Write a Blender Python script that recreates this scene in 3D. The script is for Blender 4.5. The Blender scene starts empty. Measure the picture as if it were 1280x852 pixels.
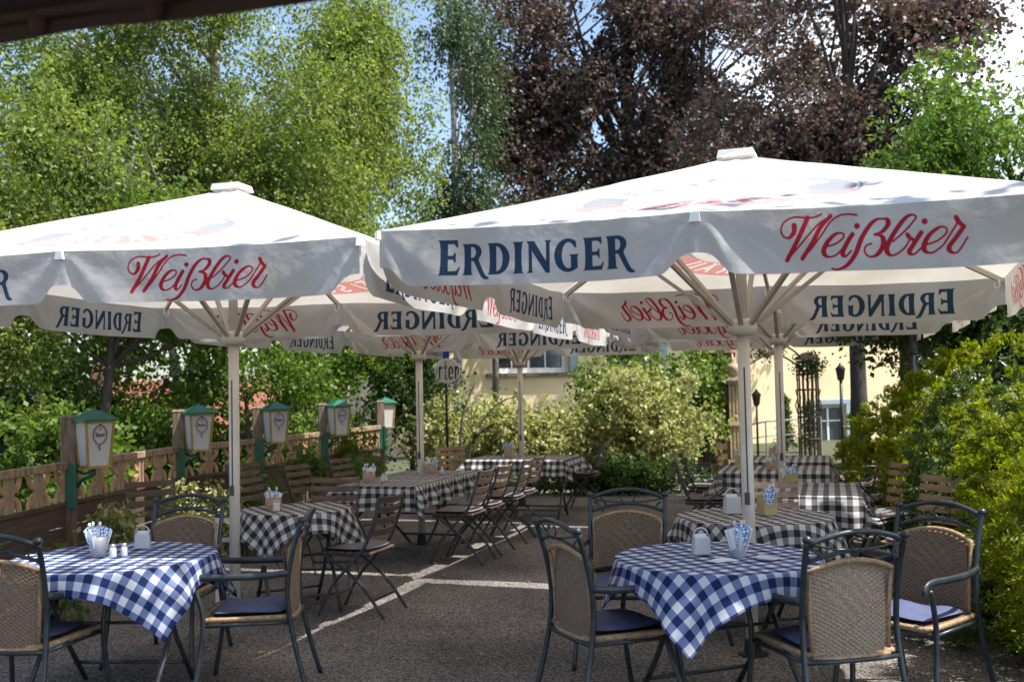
import bpy, math, random
import numpy as np
from mathutils import Vector, Matrix, noise
R_ = math.radians
random.seed(7); rng = np.random.default_rng(7)
scene = bpy.context.scene
COL = scene.collection

# ------------------------------------------------------------ camera
cd = bpy.data.cameras.new("camera"); cam = bpy.data.objects.new("camera", cd); COL.objects.link(cam)
scene.camera = cam
pitch = math.atan(58.8 / 1280); roll = R_(-1.19)
Fw = Vector((0, math.cos(pitch), math.sin(pitch)))
R0 = Vector((1, 0, 0)); U0 = Vector((0, -math.sin(pitch), math.cos(pitch)))
Rt = R0 * math.cos(roll) + U0 * math.sin(roll); Up = U0 * math.cos(roll) - R0 * math.sin(roll)
cam.matrix_world = Matrix(((Rt.x, Up.x, -Fw.x, 0), (Rt.y, Up.y, -Fw.y, 0), (Rt.z, Up.z, -Fw.z, 1.6), (0, 0, 0, 1)))
cd.sensor_width = 36; cd.lens = 36; cd.clip_start = 0.05; cd.clip_end = 2000
cd.dof.use_dof = True; cd.dof.focus_distance = 6.2; cd.dof.aperture_fstop = 3.2

# ------------------------------------------------------------ sun, sky, exposure
SUNV = Vector((0.50, -0.17, 1.0)).normalized()
sl = bpy.data.lights.new("sun", 'SUN'); sun = bpy.data.objects.new("sun", sl); COL.objects.link(sun)
sun.rotation_euler = SUNV.to_track_quat('Z', 'Y').to_euler(); sun.location = (4, -3, 12)
sl.energy = 5.0; sl.angle = R_(0.53); sl.color = (1.0, 0.96, 0.90)
w = bpy.data.worlds.new("World"); scene.world = w; w.use_nodes = True
nt = w.node_tree; bg = nt.nodes['Background']
sky = nt.nodes.new('ShaderNodeTexSky'); sky.sky_type = 'NISHITA'; sky.sun_disc = False
sky.sun_elevation = math.asin(SUNV.z); sky.sun_rotation = math.atan2(SUNV.x, SUNV.y)
sky.air_density = 1.0; sky.dust_density = 1.5
tc = nt.nodes.new('ShaderNodeTexCoord')
mp = nt.nodes.new('ShaderNodeMapping'); mp.inputs['Scale'].default_value = (1.0, 1.0, 2.6)
mp.inputs['Location'].default_value = (0.35, 0.1, 0.55)
ns = nt.nodes.new('ShaderNodeTexNoise'); ns.inputs['Scale'].default_value = 2.2; ns.inputs['Detail'].default_value = 7
rp = nt.nodes.new('ShaderNodeValToRGB'); rp.color_ramp.elements[0].position = 0.47; rp.color_ramp.elements[1].position = 0.66
mx = nt.nodes.new('ShaderNodeMixRGB'); mx.inputs[2].default_value = (7.4, 7.8, 8.6, 1)
nt.links.new(tc.outputs['Generated'], mp.inputs['Vector']); nt.links.new(mp.outputs[0], ns.inputs['Vector'])
sx_ = nt.nodes.new('ShaderNodeSeparateXYZ'); nt.links.new(tc.outputs['Generated'], sx_.inputs[0])
rx_ = nt.nodes.new('ShaderNodeMapRange'); rx_.inputs[1].default_value = .05; rx_.inputs[2].default_value = .48; rx_.inputs[3].default_value = -.17; rx_.inputs[4].default_value = .14
nt.links.new(sx_.outputs[0], rx_.inputs[0]); ax_ = nt.nodes.new('ShaderNodeMath'); ax_.operation = 'ADD'
nt.links.new(ns.outputs['Fac'], ax_.inputs[0]); nt.links.new(rx_.outputs[0], ax_.inputs[1])
nt.links.new(ax_.outputs[0], rp.inputs[0]); nt.links.new(rp.outputs[0], mx.inputs[0])
nt.links.new(sky.outputs[0], mx.inputs[1]); nt.links.new(mx.outputs[0], bg.inputs['Color'])
bg.inputs['Strength'].default_value = 0.13
scene.view_settings.view_transform = 'Standard'; scene.view_settings.look = 'None'
scene.view_settings.exposure = 1.08; scene.view_settings.gamma = 1
scene.cycles.max_bounces = 8; scene.cycles.diffuse_bounces = 4; scene.cycles.transmission_bounces = 6
scene.cycles.transparent_max_bounces = 6

# ------------------------------------------------------------ helpers
class MB:
    def __init__(s): s.v = []; s.f = []
    def add(s, vs, fs):
        o = len(s.v); s.v += [tuple(p) for p in vs]; s.f += [tuple(i + o for i in f) for f in fs]; return s
    def box(s, c, d, rz=0, rx=0, ry=0, taper=1.0):
        M = Matrix.Rotation(rz, 3, 'Z') @ Matrix.Rotation(ry, 3, 'Y') @ Matrix.Rotation(rx, 3, 'X')
        vs = []
        for z in (-1, 1):
            t = taper if z > 0 else 1
            for x, y in ((-1, -1), (1, -1), (1, 1), (-1, 1)):
                vs.append(M @ Vector((x * d[0] / 2 * t, y * d[1] / 2 * t, z * d[2] / 2)) + Vector(c))
        return s.add(vs, [(3, 2, 1, 0), (4, 5, 6, 7), (0, 1, 5, 4), (1, 2, 6, 5), (2, 3, 7, 6), (3, 0, 4, 7)])
    def beam(s, a, b, wd, th, up=(0, 0, 1)):
        a = Vector(a); b = Vector(b); d = (b - a).normalized(); u = Vector(up)
        if abs(d.dot(u)) > .98: u = Vector((1, 0, 0))
        x = d.cross(u).normalized() * wd / 2; y = x.cross(d).normalized() * th / 2
        vs = [p + sx * x + sy * y for p in (a, b) for sx, sy in ((-1, -1), (1, -1), (1, 1), (-1, 1))]
        return s.add(vs, [(3, 2, 1, 0), (4, 5, 6, 7), (0, 1, 5, 4), (1, 2, 6, 5), (2, 3, 7, 6), (3, 0, 4, 7)])
    def tube(s, pts, r, n=8, closed=False, flat=None):
        P = [Vector(p) for p in pts]; m = len(P); rs = r if hasattr(r, '__len__') else [r] * m
        def tan(i):
            if closed: return (P[(i + 1) % m] - P[i - 1]).normalized()
            return (P[min(i + 1, m - 1)] - P[max(i - 1, 0)]).normalized()
        t = tan(0); ref = Vector((0, 0, 1)) if abs(t.z) < .9 else Vector((1, 0, 0))
        x = t.cross(ref).normalized(); vs = []
        for i in range(m):
            t = tan(i); x = (x - t * x.dot(t)).normalized(); y = t.cross(x)
            fx, fy = flat if flat else (1, 1)
            for k in range(n):
                a = 2 * math.pi * k / n
                vs.append(P[i] + (x * math.cos(a) * fx + y * math.sin(a) * fy) * rs[i])
        fs = []
        for i in range(m if closed else m - 1):
            j = (i + 1) % m
            for k in range(n):
                l = (k + 1) % n; fs.append((i * n + k, i * n + l, j * n + l, j * n + k))
        if not closed: fs += [tuple(range(n - 1, -1, -1)), tuple((m - 1) * n + k for k in range(n))]
        return s.add(vs, fs)
    def lathe(s, prof, c=(0, 0, 0), n=20):
        vs = []; fs = []; m = len(prof)
        for r, z in prof:
            for k in range(n):
                a = 2 * math.pi * k / n; vs.append((c[0] + r * math.cos(a), c[1] + r * math.sin(a), c[2] + z))
        for i in range(m - 1):
            for k in range(n):
                l = (k + 1) % n; fs.append((i * n + k, i * n + l, (i + 1) * n + l, (i + 1) * n + k))
        fs += [tuple(range(n - 1, -1, -1)), tuple((m - 1) * n + k for k in range(n))]
        return s.add(vs, fs)
    def grid(s, nx, ny, fn):
        vs = [fn(i / nx, j / ny) for j in range(ny + 1) for i in range(nx + 1)]
        fs = [(j * (nx + 1) + i, j * (nx + 1) + i + 1, (j + 1) * (nx + 1) + i + 1, (j + 1) * (nx + 1) + i) for j in range(ny) for i in range(nx)]
        return s.add(vs, fs)
    def mesh(s, name, m, smooth=False):
        me = bpy.data.meshes.new(name); me.from_pydata(s.v, [], s.f)
        if smooth: me.polygons.foreach_set('use_smooth', [True] * len(me.polygons))
        if m: me.materials.append(m)
        me.update(); return me

def link(name, me, parent=None):
    o = bpy.data.objects.new(name, me); COL.objects.link(o)
    if parent: o.parent = parent
    return o
def obj(name, mb, m, parent=None, smooth=False, bevel=0):
    o = link(name, mb.mesh(name, m, smooth), parent)
    if bevel:
        b = o.modifiers.new('bevel', 'BEVEL'); b.width = bevel; b.segments = 2; b.limit_method = 'ANGLE'
    return o
def tag(o, label, cat, group=None):
    o['label'] = label; o['category'] = cat
    if group: o['group'] = group
    return o
def thing(name, label, cat, loc=(0, 0, 0), rz=0, group=None):
    o = link(name, None); o.location = loc; o.rotation_euler = (0, 0, rz); o.empty_display_size = .1
    return tag(o, label, cat, group)
def struct(o, kind='structure'): o['kind'] = kind; return o
def dup(root, loc, rot, label, group=None, name=None):
    r = root.copy(); COL.objects.link(r); r.location = loc; r.rotation_euler = rot; r['label'] = label
    if group: r['group'] = group
    def rec(a, b):
        for ch in kids.get(a.name, ()):
            c = ch.copy(); COL.objects.link(c); c.parent = b; rec(ch, c)
    kids = {}
    for o in COL.objects:
        if o.parent: kids.setdefault(o.parent.name, []).append(o)
    rec(root, r); return r

# ------------------------------------------------------------ materials
def mat(name, col, rough=.6, metal=0, var=0, scale=8, bump=0, bscale=60, trans=0, tcol=None, spec=.5, stretch=None, col2=None, coords='Object'):
    m = bpy.data.materials.new(name); m.use_nodes = True; t = m.node_tree; N = t.nodes; L = t.links
    b = N['Principled BSDF']; b.inputs['Base Color'].default_value = (*col, 1); b.inputs['Roughness'].default_value = rough
    b.inputs['Metallic'].default_value = metal; b.inputs['Specular IOR Level'].default_value = spec
    c = N.new('ShaderNodeTexCoord'); mpn = N.new('ShaderNodeMapping'); L.new(c.outputs[coords], mpn.inputs[0])
    if stretch: mpn.inputs['Scale'].default_value = stretch
    outc = None
    if var or col2:
        n = N.new('ShaderNodeTexNoise'); n.inputs['Scale'].default_value = scale; n.inputs['Detail'].default_value = 6
        L.new(mpn.outputs[0], n.inputs[0])
        r = N.new('ShaderNodeValToRGB'); r.color_ramp.elements[0].position = .32; r.color_ramp.elements[1].position = .68
        lo = col2 if col2 else tuple(x * (1 - var) for x in col)
        hi = col if col2 else tuple(min(1, x * (1 + var * .6)) for x in col)
        r.color_ramp.elements[0].color = (*lo, 1); r.color_ramp.elements[1].color = (*hi, 1)
        L.new(n.outputs['Fac'], r.inputs[0]); L.new(r.outputs[0], b.inputs['Base Color']); outc = r.outputs[0]
    if bump:
        n2 = N.new('ShaderNodeTexNoise'); n2.inputs['Scale'].default_value = bscale; n2.inputs['Detail'].default_value = 4
        L.new(mpn.outputs[0], n2.inputs[0])
        bp = N.new('ShaderNodeBump'); bp.inputs['Strength'].default_value = bump; bp.inputs['Distance'].default_value = .01
        L.new(n2.outputs['Fac'], bp.inputs['Height']); L.new(bp.outputs[0], b.inputs['Normal'])
    if trans:
        tr = N.new('ShaderNodeBsdfTranslucent'); tr.inputs[0].default_value = (*(tcol or col), 1)
        if outc and not tcol: L.new(outc, tr.inputs[0])
        ms = N.new('ShaderNodeMixShader'); ms.inputs[0].default_value = trans
        L.new(b.outputs[0], ms.inputs[1]); L.new(tr.outputs[0], ms.inputs[2]); L.new(ms.outputs[0], N['Material Output'].inputs[0])
    return m
def leafmat(name, cols, trans=.42, boost=1.5, tint=(1.05, 1.12, .5)):
    """leaf colours picked per leaf; light also passes through"""
    m = bpy.data.materials.new(name); m.use_nodes = True; t = m.node_tree; N = t.nodes; L = t.links
    b = N['Principled BSDF']; b.inputs['Roughness'].default_value = .5; b.inputs['Specular IOR Level'].default_value = .35
    g = N.new('ShaderNodeNewGeometry'); r = N.new('ShaderNodeValToRGB')
    while len(r.color_ramp.elements) < len(cols): r.color_ramp.elements.new(.5)
    for i, c in enumerate(cols):
        r.color_ramp.elements[i].position = i / (len(cols) - 1); r.color_ramp.elements[i].color = (*c, 1)
    L.new(g.outputs['Random Per Island'], r.inputs[0]); L.new(r.outputs[0], b.inputs['Base Color'])
    mu = N.new('ShaderNodeMixRGB'); mu.blend_type = 'MULTIPLY'; mu.inputs[0].default_value = 1
    mu.inputs[2].default_value = (boost * tint[0], boost * tint[1], boost * tint[2], 1)
    L.new(r.outputs[0], mu.inputs[1])
    tr = N.new('ShaderNodeBsdfTranslucent'); L.new(mu.outputs[0], tr.inputs[0])
    ms = N.new('ShaderNodeMixShader'); ms.inputs[0].default_value = trans
    L.new(b.outputs[0], ms.inputs[1]); L.new(tr.outputs[0], ms.inputs[2]); L.new(ms.outputs[0], N['Material Output'].inputs[0])
    return m

M = {}
M['pole'] = mat('pole_white_paint', (.62, .57, .50), .45, 0, .12, 5, .05, 30)
M['slot'] = mat('pole_slot', (.06, .06, .06), .6)
M['rib'] = mat('rib_alloy', (.42, .37, .32), .45, .0, .12, 6)
M['loop'] = mat('white_loop', (.8, .79, .76), .5)
M['metal'] = mat('chair_frame_slate', (.030, .040, .048), .34, .25, .35, 14, .12, 90)
M['iron'] = mat('black_iron', (.022, .022, .024), .45, .3, .3, 12)
M['blackbar'] = mat('folding_frame_dark', (.055, .055, .058), .42, .3, .4, 16)
M['slat'] = mat('brown_slat_wood', (.105, .064, .044), .6, 0, .4, 3, .25, 40, stretch=(1, 14, 14))
M['slat_l'] = mat('weathered_slat_wood', (.28, .18, .10), .6, 0, .35, 3, .25, 40, stretch=(1, 14, 14))
M['wicker'] = mat('wicker_brown', (.20, .130, .080), .55, 0, .35, 70, .15, 160, stretch=(1, 1, 2.5))
M['wicker_roll'] = mat('wicker_roll_tan', (.34, .225, .125), .5, 0, .4, 60, .4, 120)
M['wicker2'] = mat('wicker_greyed', (.30, .225, .16), .55, 0, .35, 70, .15, 160, stretch=(1, 1, 2.5))
M['cushion_blue'] = mat('cushion_blue_cloth', (.07, .085, .175), .8, 0, .2, 10, .2, 200)
M['cushion_grey'] = mat('cushion_grey_cloth', (.15, .135, .155), .85, 0, .15, 10, .2, 200)
M['fence'] = mat('fence_wood_worn', (.30, .205, .13), .75, 0, .55, 4, .3, 40, stretch=(6, 6, 1.5))
M['fence_d'] = mat('fence_plank_dark', (.085, .058, .038), .8, 0, .5, 4, .3, 40, stretch=(1, 1, 12))
M['post'] = mat('fence_post_wood', (.17, .12, .08), .8, 0, .5, 5, .35, 40, stretch=(6, 6, 1))
M['orn'] = mat('fence_ornament_wood', (.46, .255, .135), .7, 0, .5, 6, .25, 50)
M['green_paint'] = mat('lantern_green_paint', (.010, .105, .060), .42, .1, .2, 10)
M['brass'] = mat('lantern_ochre_frame', (.36, .25, .06), .45, .3, .25, 12)
M['milk'] = mat('milk_glass', (.80, .80, .78), .22, 0, .04, 4, trans=.45, tcol=(.85, .85, .83))
M['emblem'] = mat('emblem_print', (.06, .06, .07), .5)
M['grey_pot'] = mat('grey_ceramic', (.36, .37, .40), .35, 0, .08, 8)
M['white_cer'] = mat('white_ceramic', (.50, .51, .53), .35, 0, .06, 8)
M['glass'] = mat('shaker_glass', (.45, .48, .50), .12, 0, spec=.8)
M['steel'] = mat('steel_wire', (.55, .55, .56), .3, .9)
M['boxwood'] = mat('light_box_wood', (.40, .27, .17), .7, 0, .3, 6, .2, 60, stretch=(1, 1, 9))
M['paperbag'] = mat('kraft_crate', (.42, .34, .16), .75, 0, .2, 8)
M['napkin'] = mat('paper_napkin', (.86, .87, .90), .8, trans=.25)
M['bark'] = mat('bark_grey', (.16, .13, .10), .9, 0, .5, 5, .8, 25, stretch=(4, 4, 1))
M['bark_b'] = mat('birch_bark', (.52, .49, .43), .8, 0, .5, 3, .5, 14, stretch=(1, 1, 5), col2=(.10, .085, .07))
M['bark_d'] = mat('bark_dark', (.055, .045, .038), .9, 0, .4, 6, .8, 25, stretch=(4, 4, 1))
M['wall_y'] = mat('yellow_render', (.83, .65, .39), .85, 0, .16, .8, .15, 40)
M['wall_w'] = mat('white_render', (.75, .74, .71), .85, 0, .06, 2, .1, 40)
M['win_frame'] = mat('window_frame_white', (.74, .76, .78), .45)
M['win_blue'] = mat('door_frame_greyblue', (.30, .37, .43), .5, 0, .1, 4)
M['pane'] = mat('window_pane', (.035, .05, .06), .06, 0, spec=1.0)
M['sill'] = mat('sill_brown', (.11, .085, .06), .7)
M['rooftile'] = mat('roof_tile_red', (.22, .075, .045), .75, 0, .45, 7, .4, 20)
M['brick'] = mat('pillar_brick', (.20, .11, .07), .85, 0, .4, 9, .4, 30)
M['stone'] = mat('sandstone_worn', (.42, .32, .18), .8, 0, .3, 9, .3, 30)
M['rust'] = mat('rusty_iron', (.075, .05, .03), .8, .2, .5, 18, .3, 60)
M['awning'] = mat('awning_brown_cloth', (.012, .006, .005), .85, 0, .2, 6)
M['awning_hem'] = mat('awning_hem_red_brown', (.045, .020, .016), .85, 0, .2, 6)
M['globe'] = mat('sign_globe_white', (.78, .79, .78), .35)
M['blue_strap'] = mat('blue_strap', (.01, .03, .30), .5)

L_BIRCH = leafmat('birch_leaves', [(.06, .10, .016), (.15, .19, .035), (.10, .145, .024), (.25, .28, .09), (.075, .115, .02)], .48, 1.6, (1.06, 1.12, .5))
L_MID = leafmat('shrub_leaves', [(.04, .08, .012), (.10, .16, .022), (.06, .11, .016), (.16, .22, .04)], .48, 1.7)
L_DARK = leafmat('dark_leaves', [(.018, .038, .010), (.04, .075, .016), (.028, .055, .014), (.075, .12, .025)], .40, 1.5)
L_BEECH = leafmat('copper_beech_leaves', [(.045, .028, .034), (.11, .055, .062), (.06, .062, .045), (.15, .10, .10), (.07, .085, .045), (.06, .034, .044)], .36, 1.5, (1.15, .95, .75))
L_SPRUCE = leafmat('grey_green_leaves', [(.045, .075, .035), (.075, .11, .05), (.055, .095, .045), (.085, .12, .05)], .35, 1.2)
L_FRESH = leafmat('fresh_green_leaves', [(.06, .12, .015), (.11, .18, .03), (.08, .145, .02), (.15, .21, .05)], .45, 1.4)
L_VARI = leafmat('variegated_leaves', [(.11, .15, .03), (.42, .40, .20), (.17, .20, .05), (.52, .48, .28), (.13, .17, .035)], .42, 1.25)
L_GOLD = leafmat('golden_conifer', [(.09, .13, .004), (.185, .215, .006), (.125, .165, .005), (.25, .26, .008)], .45, 1.6)
L_BLUEG = leafmat('bluish_conifer', [(.045, .09, .022), (.08, .125, .03), (.06, .11, .022), (.11, .15, .03)], .3, 1.2)
L_RED = leafmat('reddish_leaves', [(.20, .055, .03), (.30, .09, .04), (.16, .06, .03), (.22, .12, .04)], .35, 1.1)

# ------------------------------------------------------------ lettering drawn as numbers, not loaded
SS = 2
class Ras:
    def __init__(s, w, h, ppm): s.w = int(w * ppm * SS); s.h = int(h * ppm * SS); s.p = ppm * SS; s.rgb = np.zeros((s.h, s.w, 3)); s.a = np.zeros((s.h, s.w))
    def put(s, x0, y0, cov, col):
        h, w_ = cov.shape; sl_ = (slice(y0, y0 + h), slice(x0, x0 + w_))
        a = s.a[sl_]; n = cov + a * (1 - cov)
        s.rgb[sl_] = np.where(n[..., None] > 1e-6, (np.array(col) * cov[..., None] + s.rgb[sl_] * (a * (1 - cov))[..., None]) / np.maximum(n, 1e-6)[..., None], 0)
        s.a[sl_] = n
    def poly(s, rings, col):
        rings = [np.array(r, float) * s.p for r in rings]; al = np.concatenate(rings)
        x0, y0 = np.maximum(np.floor(al.min(0)).astype(int) - 1, 0); x1 = min(s.w, int(al[:, 0].max()) + 2); y1 = min(s.h, int(al[:, 1].max()) + 2)
        if x1 <= x0 or y1 <= y0: return
        X, Y = np.meshgrid(np.arange(x0, x1) + .5, np.arange(y0, y1) + .5); ins = np.zeros(X.shape, bool)
        for r in rings:
            for i in range(len(r)):
                (ax, ay), (bx, by) = r[i - 1], r[i]
                if ay == by: continue
                ins ^= ((ay > Y) != (by > Y)) & (X < (bx - ax) * (Y - ay) / (by - ay) + ax)
        s.put(x0, y0, ins.astype(float), col)
    def stroke(s, pts, rad, col):
        P = np.array(pts, float) * s.p; r = np.array(rad, float) * s.p
        x0, y0 = np.maximum(np.floor(P.min(0) - r.max() - 2).astype(int), 0); x1 = min(s.w, int(P[:, 0].max() + r.max() + 3)); y1 = min(s.h, int(P[:, 1].max() + r.max() + 3))
        if x1 <= x0 or y1 <= y0: return
        cov = np.zeros((y1 - y0, x1 - x0))
        for i in range(len(P)):
            q = int(r[i] + 2); cx, cy = P[i]; ax, ay = max(x0, int(cx) - q), max(y0, int(cy) - q); bx, by = min(x1, int(cx) + q + 1), min(y1, int(cy) + q + 1)
            if bx <= ax or by <= ay: continue
            X, Y = np.meshgrid(np.arange(ax, bx) + .5, np.arange(ay, by) + .5)
            c = np.clip(r[i] - np.hypot(X - cx, Y - cy) + .5, 0, 1)
            v = cov[ay - y0:by - y0, ax - x0:bx - x0]; np.maximum(v, c, out=v)
        s.put(x0, y0, cov, col)
    def image(s, name, bgc):
        h, w_ = s.h // SS, s.w // SS
        a = s.a[:h * SS, :w_ * SS].reshape(h, SS, w_, SS).mean((1, 3)); c = (s.rgb * s.a[..., None])[:h * SS, :w_ * SS].reshape(h, SS, w_, SS, 3).mean((1, 3))
        c = c / np.maximum(a, 1e-5)[..., None]
        px = np.ones((h, w_, 4), np.float32); px[..., :3] = np.where(a[..., None] > 1e-4, c, np.array(bgc)); px[..., 3] = a
        im = bpy.data.images.new(name, w_, h, alpha=True); im.alpha_mode = 'CHANNEL_PACKED'; im.colorspace_settings.name = 'Non-Color'
        im.pixels.foreach_set(px.ravel()); im.update(); im.pack(); return im
def arc(cx, cy, rx, ry, a0, a1, n=14):
    return [(cx + rx * math.cos(R_(a0 + (a1 - a0) * i / n)), cy + ry * math.sin(R_(a0 + (a1 - a0) * i / n))) for i in range(n + 1)]
I_ = [(0, 0), (.36, 0), (.31, .07), (.29, .3), (.29, .7), (.31, .93), (.36, 1), (0, 1), (.05, .93), (.07, .7), (.07, .3), (.05, .07)]
G_ = {
 'I': ([I_], .36),
 'E': ([[(0, 0), (.56, 0), (.64, .24), (.60, .24), (.52, .13), (.29, .12), (.29, .45), (.42, .45), (.48, .36), (.51, .36), (.51, .64), (.48, .64), (.42, .56), (.29, .56), (.29, .88), (.47, .88), (.55, .78), (.59, .78), (.57, 1), (0, 1), (.05, .93), (.07, .7), (.07, .3), (.05, .07)]], .62),
 'D': ([[(0, 0), (.30, 0)] + arc(.30, .5, .42, .5, -90, 90) + [(0, 1), (.05, .93), (.07, .7), (.07, .3), (.05, .07)], [(.29, .11)] + arc(.29, .5, .20, .39, -90, 90) + [(.29, .89)]], .74),
 'R': ([[(0, 0), (.35, 0), (.30, .07), (.29, .46), (.37, .44), (.52, .10), (.60, -.06), (.70, -.14), (.86, -.14), (.84, -.08), (.74, 0), (.64, .2), (.53, .48)] + arc(.36, .74, .27, .26, -45, 90) + [(0, 1), (.05, .93), (.07, .7), (.07, .3), (.05, .07)], [(.29, .56)] + arc(.32, .73, .12, .17, -90, 90) + [(.29, .90)]], .74),
 'N': ([[(0, 0), (.22, 0), (.19, .08), (.18, .68), (.62, -.02), (.74, -.02), (.74, .92), (.79, 1), (.58, 1), (.62, .92), (.62, .36), (.25, 1), (0, 1), (.07, .9), (.08, .08)]], .80),
 'G': ([arc(.42, .5, .42, .52, 52, 300, 22) + [(.72, .10), (.72, .46), (.77, .52), (.46, .52), (.51, .45), (.51, .12)] + arc(.44, .5, .20, .40, 280, 62, 16) + [(.64, .72), (.69, .72)]], .80)}
def word(ras, txt, x, y, h, col, first=1.14, track=.085, xs=1.0, warp=None):
    for i, ch in enumerate(txt):
        rings, adv = G_[ch]; hh = h * (first if i == 0 else 1)
        out = []
        for r in rings:
            q = [(x + px * hh * xs, y + py * hh) for px, py in r]
            if warp:
                q2 = []
                for k in range(len(q)):
                    a, b = q[k - 1], q[k]
                    for t_ in (0.5, 1): q2.append(warp(a[0] + (b[0] - a[0]) * t_, a[1] + (b[1] - a[1]) * t_))
                q = q2
            out.append(q)
        ras.poly(out, col); x += (adv * xs + track) * hh
    return x
def wordlen(txt, h, first=1.14, track=.085, xs=1.0): return sum((G_[c][1] * xs + track) * h * (first if i == 0 else 1) for i, c in enumerate(txt))
def smooth(pts, k=10):
    P = [np.array(p, float) for p in pts]; P = [2 * P[0] - P[1]] + P + [2 * P[-1] - P[-2]]; out = []
    for i in range(1, len(P) - 2):
        for j in range(k):
            t = j / k; a, b, c, d = P[i - 1:i + 3]
            out.append(.5 * (2 * b + (c - a) * t + (2 * a - 5 * b + 4 * c - d) * t * t + (3 * b - a - 3 * c + d) * t ** 3))
    out.append(P[-2]); return np.array(out)
SCRIPT = [
 [(160, 158), (158, 200), (125, 238), (88, 228), (74, 185), (100, 135), (165, 104), (245, 108), (300, 100), (338, 82)],
 [(248, 108), (215, 180), (170, 270), (108, 378)], [(108, 378), (175, 305), (262, 205), (325, 140), (396, 94)],
 [(396, 94), (330, 165), (278, 262), (208, 366)], [(208, 366), (270, 300), (335, 215), (395, 130), (450, 92), (505, 82), (560, 86)],
 [(362, 290), (425, 268), (472, 230), (468, 203), (425, 208), (375, 255), (345, 318), (368, 352), (420, 342), (465, 300)],
 [(530, 208), (495, 262), (465, 325), (482, 348), (520, 312)],
 [(735, 112), (690, 112), (640, 150), (585, 235), (545, 330), (490, 402), (430, 430), (395, 425)],
 [(690, 112), (745, 112), (752, 145), (715, 190), (668, 208)], [(668, 208), (715, 222), (718, 275), (680, 332), (632, 346), (603, 318), (612, 280), (645, 265)],
 [(780, 250), (850, 190), (905, 130), (925, 100), (900, 86), (858, 108), (800, 180), (745, 275), (744, 320), (778, 336), (838, 300), (880, 240), (866, 206), (880, 225), (902, 240)],
 [(952, 196), (905, 265), (876, 315), (905, 328), (955, 285)],
 [(975, 272), (1050, 245), (1102, 200), (1098, 168), (1060, 166), (1000, 212), (966, 275), (975, 312), (1018, 318), (1080, 275)],
 [(1080, 275), (1130, 200), (1166, 140), (1160, 102), (1178, 135), (1206, 162)], [(1206, 162), (1160, 225), (1115, 285), (1128, 317), (1168, 312), (1225, 228)]]
def script_word(ras, x, y, wd, col):
    k = wd / 1150.0
    def tr(p): return (x + (p[0] - 75) * k, y - ((p[1] + (p[0] - 640) * .052) - 345) * k)
    for st in SCRIPT:
        S = smooth(st); d = np.gradient(S, axis=0); ln = np.hypot(d[:, 0], d[:, 1]) + 1e-6
        wdt = 6.5 + 10.5 * np.clip(d[:, 1] / ln, 0, 1) ** 1.3
        wdt = np.convolve(np.pad(wdt, 3, 'edge'), np.ones(7) / 7, 'valid')
        # dense samples
        t = np.linspace(0, len(S) - 1, len(S) * 4); X = np.interp(t, range(len(S)), S[:, 0]); Y = np.interp(t, range(len(S)), S[:, 1]); Wd = np.interp(t, range(len(S)), wdt)
        ras.stroke([tr(p) for p in zip(X, Y)], Wd * k, col)
    for c in ((560, 156), (975, 128)): ras.stroke([tr(c)], [19 * k], col)
NAVY = (.020, .052, .100); RED = (.37, .012, .032)
VW, VH = 3.4, .33
def valance_image():
    r = Ras(VW, VH, 520)
    L_ = wordlen('ERDINGER', .155); xs = 1.06 / L_
    word(r, 'ERDINGER', .34, .095, .155, NAVY, xs=xs, track=.085)
    script_word(r, 1.70 + .40, .105, .80, RED)
    return r.image('valance_print', NAVY)
SF = {'W': [[(0, 1), (.25, 0), (.5, .8), (.75, 0), (1, 1)]], 'E': [[(.6, 1), (0, 1), (0, 0), (.6, 0)], [(0, .5), (.5, .5)]], 'I': [[(0, 0), (0, 1)]],
 'S': [[(.6, .85), (.45, 1), (.15, 1), (0, .8), (.05, .6), (.5, .42), (.6, .2), (.45, 0), (.15, 0), (0, .15)]], 'B': [[(0, 0), (0, 1), (.4, 1), (.55, .78), (.4, .54), (0, .54)], [(.4, .54), (.6, .28), (.42, 0), (0, 0)]],
 'R': [[(0, 0), (0, 1), (.42, 1), (.56, .76), (.42, .5), (0, .5)], [(.3, .5), (.6, 0)]], 'A': [[(0, 0), (.35, 1), (.7, 0)], [(.15, .36), (.55, .36)], [(.15, 1.2), (.16, 1.21)], [(.5, 1.2), (.51, 1.21)]],
 'U': [[(0, 1), (0, .25), (.15, 0), (.45, 0), (.6, .25), (.6, 1)]], 'r': [[(0, 0), (0, .7)], [(0, .5), (.2, .7), (.4, .66)]], 't': [[(.15, 1), (.15, .1), (.35, 0)], [(-.05, .7), (.4, .7)]],
 'e': [[(0, .38), (.48, .38), (.42, .65), (.2, .72), (.0, .5), (.0, .18), (.2, 0), (.48, .1)]], 'n': [[(0, 0), (0, .7)], [(0, .5), (.22, .72), (.45, .6), (.45, 0)]],
 'g': [[(.45, .6), (.2, .72), (0, .5), (0, .2), (.2, 0), (.45, .15)], [(.45, .7), (.45, -.2), (.2, -.38), (0, -.3)]], 'i': [[(0, 0), (0, .7)], [(0, .95), (.01, .96)]], 'a': [[(.45, .6), (.2, .72), (0, .5), (0, .2), (.2, 0), (.45, .2)], [(.45, .7), (.45, 0)]]}
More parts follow.
